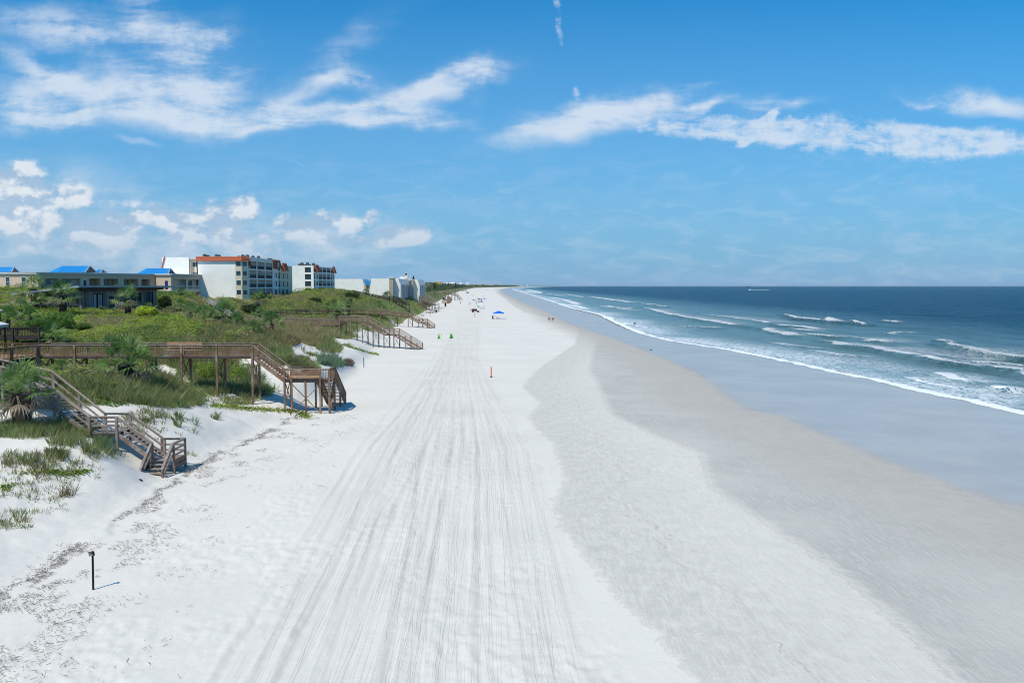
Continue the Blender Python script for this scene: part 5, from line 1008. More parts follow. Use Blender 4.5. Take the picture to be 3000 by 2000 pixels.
MB().prism([(xa+.1, 321.2), (xb-.1, 321.2), (xc-.1, 356.8), (xc-14, 356.8)], zt-.3, zt-.05).build('flat_roof', M['trim_white'], B2b)
for a, b in ((924.5, 933.5), (975.5, 983)): tr = MB(); tiles(tr, W_, W_.tu(a), W_.tu(b), 17.4, 20.3, 1.1, .15); tr.build('tiled_mansard', M['red_tile'], B2b)
for i, (u, Yd) in enumerate(((880, 326), (887, 330), (895, 334), (903, 328), (908, 333), (920, 338))): x = pxy(u, Yd)[0]; MB().box(x-.5, x+.5, Yd-.6, Yd+.6, zt, zt+1.1+(i % 2)*.6).build('roof_unit', M['unit_grey'], B2b)
B2c = empty('apartment_block', (-84, 284, 9), 'low link block with red tile gable between the two apartment wings', 'apartment block')
W_ = Wall(B2c, (-76.3, 270.5), (-77.3, 289), zb, 18.8, M['cream'])
for f in fl: W_.window(2, 5, f+.3, f+1.8, 'dark', 'glass', 0, .12); W_.window(8, 11, f+.3, f+1.8, 'dark', 'glass', 0, .12)
W_.build(); Wall(B2c, (-77.3, 289), (-88, 289), zb, 18.8, M['siding_cream']).build(); Wall(B2c, (-88, 270.5), (-76.3, 270.5), zb, 18.8, M['siding_cream']).build()
MB().prism([(-88, 270.6), (-76.5, 270.6), (-77.4, 289), (-88, 289)], 18.6, 18.75).build('flat_roof', M['trim_white'], B2c); tr = MB(); tiles(tr, W_, 3, 9, 17.0, 19.6, .9, .15); tr.build('tiled_mansard', M['red_tile'], B2c)
# white townhouses
def slab(root, name, pts, Yf, th, mat):
    q = [PY(u, v, Yf) for u, v in pts]; mb = MB(); n = len(q); f = [(x, y_, z) for x, y_, z in q]; b = [(x, y_+th, z) for x, y_, z in q]
    mb.face(f[::-1]); mb.face(b)
    for i in range(n): j = (i+1) % n; mb.face([f[i], f[j], b[j], b[i]])
    return mb.build(name, M[mat], root)
T1 = empty('townhouse', (-85, 425, 6), 'white blank-walled townhouse left of the blue roofed gap', 'townhouse'); slab(T1, 'wall', [(979, 890), (979, 817), (1061, 817), (1066, 832), (1067, 890)], 420, 16, 'siding_cream')
slab(T1, 'roof', [(1064, 834), (1066, 823), (1084, 823), (1086, 834)], 425, 8, 'blue_roof'); slab(T1, 'bay', [(1066, 860), (1066, 834), (1085, 834), (1085, 860)], 428, 6, 'white_wall')
for k in range(3):
    for j in range(2): slab(T1, 'window', [(1068+k*4.2, 839.5+j*5), (1068+k*4.2, 835.3+j*5), (1071.2+k*4.2, 835.3+j*5), (1071.2+k*4.2, 839.5+j*5)], 427.8, .15, 'glass')
T2 = empty('townhouse', (-64, 425, 6), 'larger white townhouse with tan chimney strip and slanted blue glass front', 'townhouse')
slab(T2, 'wall', [(1081, 890), (1082, 855), (1088, 816), (1140, 816), (1140, 890)], 420, 22, 'siding_cream'); slab(T2, 'chimney_stack', [(1140, 890), (1140, 814.5), (1152, 814.5), (1152, 890)], 419.4, 8, 'tan'); slab(T2, 'chimney_cap', [(1139, 814.5), (1139, 812.5), (1153, 812.5), (1153, 814.5)], 419.1, 9, 'trim_white')
slab(T2, 'wall', [(1152, 890), (1152, 816), (1167, 816), (1172, 832), (1173, 890)], 423, 44, 'siding_cream')
def sea_glass(root, u, Ya, Yb, zt_, zk, zb_):
    xk, xt = pxy(u, Ya)[0], 0; mb = MB(); y0, y1 = Ya+.3, Yb; x1 = xk+.15; x2 = xk-2.4
    mb.quad8([(x1-.3, y0, zb_), (x1, y0, zb_), (x1, y1, zb_), (x1-.3, y1, zb_), (x1-.3, y0, zk), (x1, y0, zk), (x1, y1, zk), (x1-.3, y1, zk)]); o1 = mb.build('glass_front', M['glass_blue'], root)
    mb = MB(); mb.quad8([(x1-.3, y0, zk), (x1, y0, zk), (x1, y1, zk), (x1-.3, y1, zk), (x2-.3, y0, zt_), (x2, y0, zt_), (x2, y1, zt_), (x2-.3, y1, zt_)]); mb.build('sloped_glazing', M['glass_blue'], root)
    fr = MB(); k = 3
    for j in range(k+1): y = y0+(y1-y0)*j/k; fr.beam((x1+.08, y, zb_), (x1+.08, y, zk), .35, .2); fr.beam((x1+.08, y, zk), (x2+.08, y, zt_), .35, .2)
    fr.beam((x1+.08, y0, zk), (x1+.08, y1, zk), .25, .3); fr.build('glazing_bar', M['trim_white'], root)
sea_glass(T2, 1173, 423, 462, 15.6, 12.6, 4); slab(T2, 'roof', [(1166, 817), (1176, 809.5), (1189, 817)], 445, 18, 'trim_white'); slab(T2, 'chimney', [(1187, 818), (1187, 806), (1194, 806), (1194, 818)], 450, 3, 'cream')
for u in (1188.6, 1191.2): x, y_, z = PY(u, 806, 451); MB().tube([(x, y_, z), (x, y_, z+1.0)], .22, 8).build('flue', M['dark'], T2)
T3 = empty('townhouse', (-52, 475, 5), 'rightmost white townhouse with tan strip and blue glass front nearest the beach', 'townhouse')
slab(T3, 'wall', [(1188, 890), (1188, 817), (1200, 819), (1201, 890)], 464, 20, 'siding_cream'); slab(T3, 'chimney_stack', [(1201, 890), (1201, 820), (1211, 820), (1211, 890)], 463, 8, 'tan'); slab(T3, 'wall', [(1211, 890), (1211, 819), (1223, 819), (1227, 832), (1228, 890)], 466, 34, 'siding_cream'); sea_glass(T3, 1228, 466, 494, 15.4, 12.6, 4); slab(T3, 'chimney_cap', [(1200, 820), (1200, 818), (1212, 818), (1212, 820)], 462.7, 9, 'trim_white')
# ---- distant houses
def house(label, u, v, Yd, wpx, hpx, wall, roof, rk='hip', rh=.5, group=None, d=None):
    while float(toe(Yd))-PY(u, v, Yd)[0] < 32+min(Yd*.012, 30) and Yd < 12000: Yd *= 1.03
    x, y_, zb_ = PY(u, v, Yd); w_ = wpx/FPX*Yd; h = hpx/FPX*Yd; d = d or w_*.9; g = h1(x, y_); zt_ = zb_+h; r = empty('house', (x, y_, g), label, 'house', group)
    W_ = Wall(r, (x-w_/2, y_), (x+w_/2, y_), g-1, zt_, M[wall])
    if Yd < 1500 and w_ > 5:
        k = max(2, int(wpx/6))
        for j in range(k): t = w_*(j+.3)/k; W_.window(t, t+w_*.35/k, zt_-h*.5, zt_-h*.18, 'trim_white', 'glass', 0, .12)
    W_.build(); Wall(r, (x+w_/2, y_), (x+w_/2, y_+d), g-1, zt_, M[wall]).build(); Wall(r, (x-w_/2, y_+d), (x-w_/2, y_), g-1, zt_, M[wall]).build(); Wall(r, (x+w_/2, y_+d), (x-w_/2, y_+d), g-1, zt_, M[wall]).build()
    a = w_*.06; e = [(x-w_/2-a, y_-a, zt_), (x+w_/2+a, y_-a, zt_), (x+w_/2+a, y_+d+a, zt_), (x-w_/2-a, y_+d+a, zt_)]; mb = MB(); rz_ = zt_+rh/FPX*Yd
    if rk == 'flat': mb.quad8(e+[(p[0], p[1], rz_) for p in e])
    else:
        s_ = .25 if rk == 'hip' else .02; q0, q1 = (x-w_*(.5-s_), y_+d/2, rz_), (x+w_*(.5-s_), y_+d/2, rz_); mb.face([e[0], e[1], q1, q0]); mb.face([e[2], e[3], q0, q1]); mb.face([e[3], e[0], q0]); mb.face([e[1], e[2], q1]); mb.face(e[::-1])
    mb.build('roof', M[roof], r); return r
house('pale house with white metal roof just right of the townhouses', 1248, 838, 640, 20, 9, 'white_wall', 'trim_white', 'flat', 1.2)
house('lower house with red tile roof beneath the pale one', 1250, 848, 600, 26, 5, 'white_wall', 'red_tile', 'hip', 5)
house('pinkish house with flat roof beside the yellow one', 1266, 835, 760, 14, 7, 'beige', 'red_tile', 'flat', .8)
house('bright yellow house above the dark trees', 1282, 834, 800, 18, 7.5, 'yellow_wall', 'yellow_wall', 'flat', 1)
house('white house right of the yellow one', 1296, 835, 860, 9, 6, 'white_wall', 'trim_white', 'flat', .6)
house('cream beach house with brown hipped roof low in the dunes', 1283, 853, 560, 24, 2.5, 'cream', 'wood_brown', 'hip', 4)
house('white gabled house rising from the tree belt', 1311, 836, 1050, 9, 5, 'beige', 'trim_white', 'hip', 3)
house('broad white hip-roofed house in the tree belt', 1325, 833.5, 1150, 18, 3.5, 'grey_trim', 'trim_white', 'hip', 3)
house('small white house with pointed roof on the tree skyline', 1349, 831.5, 1500, 8, 2.5, 'white_wall', 'trim_white', 'hip', 2)
house('white house half sunk in the trees', 1369, 834, 1700, 12, 3, 'white_wall', 'trim_white', 'hip', 2.5)
house('long white roofed building at the far end of the tree belt', 1406, 834, 2500, 14, 2, 'grey_trim', 'trim_white', 'flat', 1.2)
rr = random.Random(5)
for k in range(64):
    Yd = rr.uniform(3200, 9500) if k > 22 else rr.uniform(1800, 3600); xs = float(toe(Yd)); u = 1500+FPX*xs/Yd; uu = u-rr.uniform(3, 60 if Yd > 3000 else 40)
    if uu > 1700: continue
    house('tiny pale beachfront house on the far shoreline', uu, 836.2, Yd, rr.uniform(2, 6), rr.uniform(1.2, 2.4), rr.choice(['white_wall', 'beige', 'cream', 'grey_trim']), rr.choice(['trim_white', 'trim_white', 'red_tile', 'grey_trim']), 'hip', rr.uniform(.6, 1.6), 'far shoreline houses')
for u, hp in ((1528, 2.6), (1545, 3.4), (1502, 2.8)):
    house('far pale tower block on the distant point', u, 837, 11000, 3.0, hp, 'white_wall', 'trim_white', 'flat', .3, 'far tower blocks')
# tree belt
tp, ts_, tcol_ = [], [], []
n = 60000; y = np.exp(RNG.uniform(np.log(520), np.log(9000), n)); dd = 14+RNG.random(n)**1.3*np.where(y > 2500, 300, 150); x = toe(y)-dd; cl = fbm(x/22, y/60, 201, 4); hh = (2.0+9.*ss((dd-8)/40))*ss((cl-.25)/.4)*np.clip(y/900, .55, 1.15); hh = np.where(y < 560, np.minimum(hh, 3.5), hh)
z = generic(x, y)+hh*RNG.random(n)**.4; V, F = diamonds(n, np.stack([x, y, z], 1), (.9+y*.0008)*(.6+.7*RNG.random(n)), .75, .5)
o = np_mesh('tree_belt', V, F, [M['leaf']], attrs={'Col': ('FLOAT_COLOR', rgba(cols(n, [(.06, .10, .04), (.09, .13, .05), (.12, .16, .06), (.06, .09, .045)], .35)))}); tag(o, 'dark coastal tree belt behind the far dunes', 'trees', kind='stuff')
def pine(label, u, vt, Yd, rpx, vb):
    x, y_, zt_ = PY(u, vt, Yd); g = h1(x, y_); r_ = rpx/FPX*Yd; zc = PY(u, vb, Yd)[2]; r = empty('tree', (x, y_, g), label, 'tree'); MB().tube([(x, y_, g-1), (x, y_, zt_-r_*.5)], [r_*.12, r_*.05], 7).build('trunk', M['wood_dark'], r)
    n = 1400; t = RNG.random(n); a = RNG.random(n)*6.28; rr_ = r_*(1.05-t)*(.5+.6*vnoise(t*7, a*2, int(u)))*RNG.random(n)**.4; V, F = diamonds(n, np.stack([x+rr_*np.cos(a), y_+rr_*np.sin(a), zc+(zt_-zc)*t], 1), np.full(n, r_*.28)); c = np_mesh('crown', V, F, [M['leaf']], r, attrs={'Col': ('FLOAT_COLOR', rgba(cols(n, [(.03, .06, .025), (.045, .08, .03)])))}); c.matrix_parent_inverse = r.matrix_basis.inverted()
pine('dark tree top showing above the rightmost townhouse', 1211, 808, 520, 6, 822); pine('slim dark pine on the skyline right of the yellow house', 1297, 826, 900, 2.5, 838); pine('rounded dark tree before the yellow house', 1273, 829, 740, 6, 842); pine('dark pine between the white houses on the skyline', 1313, 826, 1000, 3, 838); pine('thin dark tree left of the broad white roof', 1335, 827, 1200, 4, 840)
# ------------------------------------------------------------------ small things
def simple(name, mb, mat, label, cat, group=None, smooth=False):
    o = mb.build(name, mat if isinstance(mat, list) else M[mat], None, smooth); return tag(o, label, cat, group)
# near sign post
x, y_, _ = P(273, 1727, 0); gz = h1(x, y_); sp_o = empty('sign_post', (x, y_, gz), 'slim dark post with a small dark sign plate, alone in the left foreground sand', 'sign post')
MB().post(x, y_, gz-.3, gz+1.56, .06, (.03, 0)).build('post', M['wood_grey'] if False else M['dark'], sp_o); pl = MB(); pl.beam((x-.09, y_-.07, gz+1.47), (x+.14, y_-.07, gz+1.50), .02, .17, up=(0, 0, 1)); po = pl.build('sign_plate', M['dark'], sp_o)
for k in range(3): MB().beam((x-.06, y_-.09, gz+1.42+k*.05), (x+.10-.03*k, y_-.09, gz+1.44+k*.05), .006, .014).build('lettering', M['grey_trim'], po)
def marker(u, v, hgt, mat, label, Y_=None, wd=.1, lean=0., base=False):
    x, y_, _ = P(u, v, 0) if Y_ is None else PY(u, v, Y_); g = h1(x, y_); r = empty('marker_post', (x, y_, g), label, 'marker post'); mb = MB(); mb.tube([(x, y_, g-.2), (x+lean, y_, g+hgt)], wd/2, 8); mb.build('post', M[mat], r)
    cp_ = MB(); cp_.tube([(x+lean, y_, g+hgt), (x+lean, y_, g+hgt+.04)], wd/2*1.15, 8); cp_.build('cap', M['dark'], r)
    if base: cp_ = MB(); cp_.tube([(x, y_, g), (x, y_, g+.12)], wd*.9, 10); cp_.build('base', M['dark'], r)
marker(1439, 1105, 1.32, 'orange', 'orange plastic marker post with dark base standing alone mid beach', wd=.15, base=True)
marker(1066, 1076, 1.42, 'dark', 'thin dark grey post right of the trailing vine and driftwood scrub', wd=.11)
for u, v, h, m_, lb in ((1260, 926, 2.2, 'orange', 'thin reddish post beside the sparse dune plants'), (1284, 910, 2.6, 'dark', 'dark post among plants left of the trash can'), (1250, 905, 2.4, 'wood_grey', 'grey post at the grass edge'), (1391, 929, 2.6, 'orange', 'thin red post in front of the blue beach cart'), (1288, 900, 2.2, 'wood_grey', 'faint grey post behind the plants near the trash can'), (1218, 897, 2.6, 'wood_pale', 'pale stake in the dune grass')): marker(u, v, h, m_, lb, wd=.2)
for pu, pv, n, wd in ((1262, 916, 260, 9), (1287, 904, 160, 7), (1238, 925, 60, 5)):
    t = RNG.normal(size=(n, 2)); 
    x, y = hit(pu+t[:, 0]*wd, pv+t[:, 1]*1.2, 100, 470); m = ~np.isnan(x); V, F = diamonds(m.sum(), np.stack([x[m], y[m], H(x[m], y[m])+.25*RNG.random(m.sum())+.05], 1), np.full(m.sum(), .35))
    tag(np_mesh('beach_plant', V, F, [M['leaf']], attrs={'Col': ('FLOAT_COLOR', rgba(cols(m.sum(), [(.10, .15, .06), (.16, .18, .10)])))}), {1262: 'larger sprawling plant patch by the reddish thin post', 1287: 'low plant patch at the dark post left of the trash can', 1238: 'small sparse plant patch at the foot of the grassy slope'}[pu], 'plant')
# small dark bin and trash can
def can(u, v, h, r_, label, mat='dark'):
    x, y_, _ = P(u, v, 0); g = h1(x, y_); r = empty('trash_can', (x, y_, g), label, 'trash can'); MB().tube([(x, y_, g+.25), (x, y_, g+h*.85)], [r_*.85, r_], 12).build('barrel', M[mat], r, True); MB().tube([(x, y_, g+h*.86), (x, y_, g+h*.93), (x, y_, g+h)], [r_*1.08, r_*.9, r_*.3], 12).build('lid', M['navy'], r, True); MB().post(x, y_, g-.2, g+.3, .2).build('post', M['wood_grey'], r)
can(1305, 899, 2.4, .55, 'dark trash can on a post beside the brown beach shelter'); can(1278, 917, 1.4, .35, 'small dark bin among the sparse dune plants')
# brown shelter (curved-side hut at the end of a walkway)
x, y_, _ = P(1312, 889, 0); sh = empty('beach_shelter', (x, y_, 0), 'brown board shelter with peaked front and dark rounded side at the dune foot', 'beach shelter')
mb = MB(); yb = y_; a = [(x-4.2, yb, -.2), (x-.6, yb, -.2), (x-.6, yb, 2.3), (x-2.6, yb, 4.4), (x-3.9, yb, 5.2)]; b = [(p[0], p[1]+3, p[2]) for p in a]; mb.face(a); mb.face(b[::-1])
for i in range(5): j = (i+1) % 5; mb.face([a[j], a[i], b[i], b[j]])
mb.build('board_wall', M['tan'], sh); mb = MB(); mb.face([(x-3.9, yb-.03, 5.2), (x-3.5, yb-.03, 2.6), (x-.6, yb-.03, 2.3)][::-1]); mb.build('gable', M['wood_dark'], sh)
prof = [(x-.6, -.2)]+[(x-.6+3.3*math.cos(t), 2.4+2.6*math.sin(t)) for t in np.linspace(-1.25, 1.45, 12)]+[(x-.6, 5.0)]; mb = MB(); f = [(p[0], yb, p[1]) for p in prof]; b = [(p[0], yb+2.5, p[1]) for p in prof]; mb.face(f); mb.face(b[::-1])
for i in range(len(f)): j = (i+1) % len(f); mb.face([f[j], f[i], b[i], b[j]])
mb.build('rounded_side', M['wood_brown'], sh)
# green practice goals
def goal(u, v, label, k):
    x, y_, _ = P(u, v, 0); g = 0; r = empty('beach_goal', (x, y_, g), label, 'beach goal'); mb = MB()
    for j in range(3+k): a = j*.3-.25; mb.face([(x+a*.5-.18, y_, .03), (x+a*.5+.18, y_+.1*j, .03), (x+a*.12+.04*j, y_+.04*j, 1.25+.22*(j == 1)*k)])
    for j in range(3+k): a = j*.3-.25; mb.face([(x+a*.5, y_-.3, .03), (x+a*.5+.05, y_+.3, .03), (x+a*.12, y_, 1.1)])
    mb.build('net', M['green_neon'], r); MB().tube([(x-.02, y_, 0), (x+.05, y_, 1.5)], .035, 6).build('pole', M['green_neon'], r); b = MB(); b.box(x-.4, x-.1, y_-.1, y_+.1, 0, .08); b.box(x+.15, x+.42, y_-.1, y_+.1, 0, .08); b.build('sandbag', M['dark'], r); return x, y_
gx_, gy_ = goal(1285, 992, 'slim bright green beach game stand, left of the pair', 0); gx2, gy2 = goal(1320, 991, 'fuller bright green beach game stand, right of the pair', 2)
simple('flag_pole', MB().tube([(gx_+.45, gy_, 0), (gx_+.75, gy_, 1.25)], .05, 6), 'pink', 'leaning pink pole beside the left green stand', 'pole')
simple('ball_net', MB().beam((gx_+.75, gy_, 1.2), (gx2-.1, gy2, 1.2), .02, .03), 'grey_trim', 'thin cord strung between the two green stands', 'cord')
# canopy with lounger
x, y_, _ = P(1461, 933.5, 0); cn_o = empty('canopy_tent', (x, y_, 0), 'blue pop-up canopy tent alone on the open beach', 'canopy tent'); hw = 1.95; rf = MB(); pk = (x, y_, 2.95); e = [(x-hw, y_-hw, 2.15), (x+hw, y_-hw, 2.15), (x+hw, y_+hw, 2.15), (x-hw, y_+hw, 2.15)]
for i in range(4): j = (i+1) % 4; rf.face([e[i], e[j], pk]); rf.face([(e[i][0], e[i][1], 1.92), (e[j][0], e[j][1], 1.92), e[j], e[i]])
rf.build('canopy', M['canopy_blue'], cn_o)
for sx_, sy_ in ((-1, -1), (1, -1), (1, 1), (-1, 1)): MB().tube([(x+sx_*1.85, y_+sy_*1.85, 0), (x+sx_*1.85, y_+sy_*1.85, 2.1)], .03, 6).build('leg', M['trim_white'], cn_o)
def chair(x, y_, rz, mat, label, group=None, long=False, back=.9):
    r = empty('beach_chair', (x, y_, 0), label, 'beach chair', group, rz); 
    L = 1.3 if long else .55; s = MB(); s.beam((0, -.3, .32), (L, -.3, .26), .001, .001); s = MB(); s.quad8([(0, -.28, .30), (L, -.28, .26), (L, .28, .26), (0, .28, .30), (0, -.28, .34), (L, -.28, .30), (L, .28, .30), (0, .28, .34)]); o1 = s.build('seat', M[mat]); o1.parent = r
    s = MB(); s.quad8([(0, -.28, .30), (.05, -.28, .32), (.05, .28, .32), (0, .28, .30), (-.38, -.28, .30+back*.75), (-.33, -.28, .33+back*.75), (-.33, .28, .33+back*.75), (-.38, .28, .30+back*.75)]); o2 = s.build('backrest', M[mat]); o2.parent = r
    f = MB()
    for sd in (-.3, .3): f.beam((-.3, sd, 0), (L, sd, .34), .03, .03); f.beam((L, sd, 0), (-.1, sd, .36), .03, .03); f.beam((-.15, sd, .62), (L*.7, sd, .58), .04, .03); f.beam((L*.7, sd, .58), (L*.7, sd, .1), .03, .03)
    o3 = f.build('frame', M['dark']); o3.parent = r
    return r
chair(x-.75, y_-1.2, .15, 'dark', 'black reclining lounger in the shade of the blue canopy', long=True, back=1.15); 
simple('windbreak', MB().quad8([(x-2.5, y_-1.9, .0), (x-1.75, y_-1.9, .0), (x-1.75, y_+.9, .0), (x-2.5, y_+.9, .0), (x-2.25, y_-1.7, 1.3), (x-1.95, y_-1.7, 1.3), (x-1.95, y_+.8, 1.2), (x-2.25, y_+.8, 1.2)]), 'wood_dark', 'dark green bag-like windbreak at the left leg of the blue canopy', 'windbreak')
# cart and chairs ahead of the canopy
x, y_, _ = P(1391, 915, 0); wg = empty('beach_cart', (x, y_, 0), 'dark maroon loaded beach cart on big wheels', 'beach cart'); MB().box(x-1.3, x+1.0, y_-.6, y_+.6, .8, 1.6).build('load', M['maroon'], wg); MB().box(x-1.2, x+1.6, y_-.55, y_+.55, .55, .78).build('bed', M['navy'], wg)
for dx_ in (-.9, 1.5):
    for sd in (-.6, .6): MB().tube([(x+dx_, y_+sd-.08, .42), (x+dx_, y_+sd+.08, .42)], .42, 14).build('wheel', M['dark'], wg)
MB().tube([(x+1.6, y_, .6), (x+2.6, y_, .2)], .05, 6).build('handle', M['dark'], wg)
x, y_, _ = P(1379, 911, 0); chair(x, y_, .3, 'navy', 'navy folding chair at the left end of the beach cart', back=1.4)
x, y_, _ = P(1409, 904, 0); fr = empty('shade_frame', (x, y_, 0), 'pale square-framed shade canopy over seated beachgoers', 'shade frame')
for sx_, sy_ in ((-1, -1), (1, -1), (1, 1), (-1, 1)): MB().tube([(x+sx_*1.7, y_+sy_*1.7, 0), (x+sx_*1.7, y_+sy_*1.7, 2.3)], .05, 6).build('leg', M['trim_white'], fr)
rf = MB(); rf.quad8([(x-1.75, y_-1.75, 2.3), (x+1.75, y_-1.75, 2.3), (x+1.75, y_+1.75, 2.3), (x-1.75, y_+1.75, 2.3), (x-1.6, y_-1.6, 2.42), (x+1.6, y_-1.6, 2.42), (x+1.6, y_+1.6, 2.42), (x-1.6, y_+1.6, 2.42)]); rf.build('canopy', M['trim_white'], fr)
def umbrella(x, y_, h, r_, mat, label, tilt=.0):
    r = empty('beach_umbrella', (x, y_, 0), label, 'umbrella'); o = MB().tube([(0, 0, 0), (tilt*h, 0, h)], .04, 6).build('pole', M['trim_white']); o.parent = r; c = MB(); k = 10
    for j in range(k):
        a0, a1 = 6.2832*j/k, 6.2832*(j+1)/k
        def pp_(a, q, zz): return (tilt*h+r_*q*math.cos(a), r_*q*math.sin(a), h+zz-tilt*r_*q*math.cos(a)*1.5)
        c.face([pp_(a0, .55, -.18), pp_(a1, .55, -.18), (tilt*h, 0, h+.05)]); c.face([pp_(a0, 1, -.55), pp_(a1, 1, -.55), pp_(a1, .55, -.18), pp_(a0, .55, -.18)])
    c = c.build('canopy', M[mat]); c.parent = r; return r
umbrella(x-1.7, y_-1.2, 1.6, .85, 'teal', 'small teal umbrella planted low beside the shade frame', .2); chair(x-.35, y_-1, .2, 'yellow', 'yellow chair under the shade frame', back=1.4); chair(x+.7, y_-1, .2, 'dark', 'black lounger under the shade frame', long=True, back=1.5)
x, y_, _ = P(1396, 892.5, 0); chair(x, y_, .2, 'dark', 'dark lounger between the shade frame and the farther blue group', long=True, back=1.8)
for i, (u, v, m_, lb) in enumerate(((1394, 886, 'navy', 'large navy chair at the left of the far blue group'), (1402, 886.5, 'navy', 'navy chair in the middle of the far blue group'), (1407, 886, 'teal', 'teal chair in the far blue group'), (1412, 886.5, 'navy', 'navy lounger at the right of the far blue group'))):
    x, y_, _ = P(u, v, 0); o = chair(x, y_, .2*i, m_, lb, back=1.6); o.scale = (1.5, 1.5, 1.7)
x, y_, _ = P(1417, 885, 0); umbrella(x, y_, 2.9, 1.7, 'canopy_blue', 'blue umbrella at the right end of the far beach group', .12)
x, y_, _ = P(1404, 883, 0); umbrella(x, y_, 2.5, 2.0, 'navy', 'flat navy shade behind the far beach group', .0); x, y_, _ = P(1388, 884, 0); umbrella(x, y_, 1.8, 1.2, 'navy', 'low navy umbrella at the left of the far beach group', -.1)
# people
def person(u, v, label, top, bottom, pose='stand', zf=0., rz=0., hair='wood_dark'):
    x, y_, _ = P(u, v, zf); g = max(h1(x, y_), ZS+.25) if zf < -.3 else h1(x, y_); r = empty('person', (x, y_, g), label, 'person', rz=rz)
    if pose == 'bend': J = {'pel': (0, 0, .92), 'ch': (.38, 0, 1.12), 'nk': (.55, 0, 1.06), 'hd': (.68, 0, .98), 'hk': (.72, 0, .93)}; sh_ = (.48, 1.08); hand = (.55, .45); el = (.52, .75)
    else: J = {'pel': (0, 0, .93), 'ch': (.02, 0, 1.3), 'nk': (.02, 0, 1.48), 'hd': (.03, 0, 1.62), 'hk': (.03, 0, 1.7)}; sh_ = (.02, 1.42); hand = (.08, .84); el = (-.03, 1.12)
    V = [J['pel'], J['ch'], J['nk'], J['hd'], J['hk']]; Rr = [.15, .16, .06, .10, .085]; E = [(0, 1), (1, 2), (2, 3), (3, 4)]
    for sd in (-1, 1):
        n = len(V); st = .16*sd*(1 if pose != 'bend' else .5); V += [(0, .09*sd, .86), (.03+st*.6, .10*sd, .48), (st*1.1, .11*sd, .08), (st*1.1+.16, .12*sd, .03)]; Rr += [.095, .06, .042, .035]; E += [(0, n), (n, n+1), (n+1, n+2), (n+2, n+3)]
        n = len(V); V += [(sh_[0], .19*sd, sh_[1]), (el[0], .25*sd, el[1]), (hand[0], .24*sd, hand[1])]; Rr += [.055, .042, .032]; E += [(1, n), (n, n+1), (n+1, n+2)]
    me = bpy.data.meshes.new('body'); me.from_pydata(V, E, []); me.materials.append(M['skin']); o = bpy.data.objects.new('body', me); link(o, r); o.modifiers.new('skin', 'SKIN'); sk = me.skin_vertices[0].data
    for i, q in enumerate(Rr): sk[i].radius = (q, q)
    sk[0].use_root = True; o.modifiers.new('sub', 'SUBSURF').levels = 1
    t = MB(); a, b = Vector(J['pel'])+Vector((0, 0, .02)), Vector(J['nk'])*.25+Vector(J['ch'])*.75+Vector((0, 0, .0)); t.tube([a, a.lerp(b, .5), b, b+(b-a)*.18], [.175, .18, .20, .12], 10); c = t.build('shirt', M[top], None, True); c.parent = r
    t = MB()
    for sd in (-1, 1): t.tube([(0, .07*sd, .96), (.0, .09*sd, .8), (.03+.08*sd, .10*sd, .55)], [.13, .12, .10], 9)
    c = t.build('shorts', M[bottom], None, True); c.parent = r
    h = MB(); hd = Vector(J['hk']); h.tube([hd+Vector((-.05, 0, -.09)), hd+Vector((-.02, 0, .0)), hd+Vector((-.01, 0, .06)), hd+Vector((-.01, 0, .09))], [.10, .115, .09, .03], 10); c = h.build('hair', M[hair], None, True); c.parent = r
    return r
person(1349.5, 890.5, 'person in dark clothes walking near the dune foot', 'dark', 'navy', rz=1.2); person(1376.5, 893.5, 'person in an orange top walking toward the camera', 'yellow', 'dark', rz=-1.4)
person(1385, 867.5, 'distant person standing beyond the blue beach group', 'dark', 'dark'); person(1417, 869.5, 'distant person in red near the damp sand', 'maroon', 'dark')
person(1611, 943.5, 'person in black shirt bending over at the edge of the wet sand', 'dark', 'dark', 'bend', -.25, 3.3); person(1617.5, 944, 'person in a reddish top bending beside the one in black', 'maroon', 'navy', 'bend', -.25, .2)
person(1857, 959, 'person in black wetsuit crouched forward in the shallow surf', 'dark', 'dark', 'bend', -.7, .1)
# shore bird
x, y_, _ = P(1907, 1031, -.5); g = h1(x, y_); bd_ = empty('shore_bird', (x, y_, g), 'small dark shore bird standing on the wet sand', 'bird'); o = MB().tube([(-.22, 0, .24), (-.1, 0, .28), (.05, 0, .30), (.14, 0, .36), (.18, 0, .44), (.24, 0, .45)], [.01, .07, .08, .04, .04, .01], 8).build('body', M['dark'], None, True); o.parent = bd_
for sd in (-.03, .03): o = MB().tube([(0, sd, 0), (.01, sd, .25)], .012, 5).build('leg', M['dark']); o.parent = bd_
o = MB().tube([(.22, 0, .45), (.34, 0, .42)], [.012, .004], 5).build('beak', M['dark']); o.parent = bd_
# far vehicles at the dune foot
def truck(u, v, label, s=1.0, rz=1.5):
    x, y_, _ = P(u, v, 0); r = empty('parked_truck', (x, y_, 0), label, 'truck', rz=rz); b = MB(); b.box(-2.4, 2.4, -.95, .95, .5, 1.15); o = b.build('body', M['dark']); o.parent = r
    b = MB(); b.quad8([(-1.7, -.9, 1.15), (1.2, -.9, 1.15), (1.2, .9, 1.15), (-1.7, .9, 1.15), (-1.4, -.8, 1.8), (.6, -.8, 1.8), (.6, .8, 1.8), (-1.4, .8, 1.8)]); o = b.build('cabin', M['glass']); o.parent = r
    for wx in (-1.5, 1.5):
        for wy in (-.95, .95): o = MB().tube([(wx, wy-.12, .4), (wx, wy+.12, .4)], .4, 12).build('wheel', M['dark']); o.parent = r
    r.scale = (s,)*3
truck(1370, 859, 'dark vehicle parked on the sand at the far dune foot', 1.25, 1.3); truck(1364, 852.5, 'farther dark vehicle close to the dune grass', 1.4, 1.4)
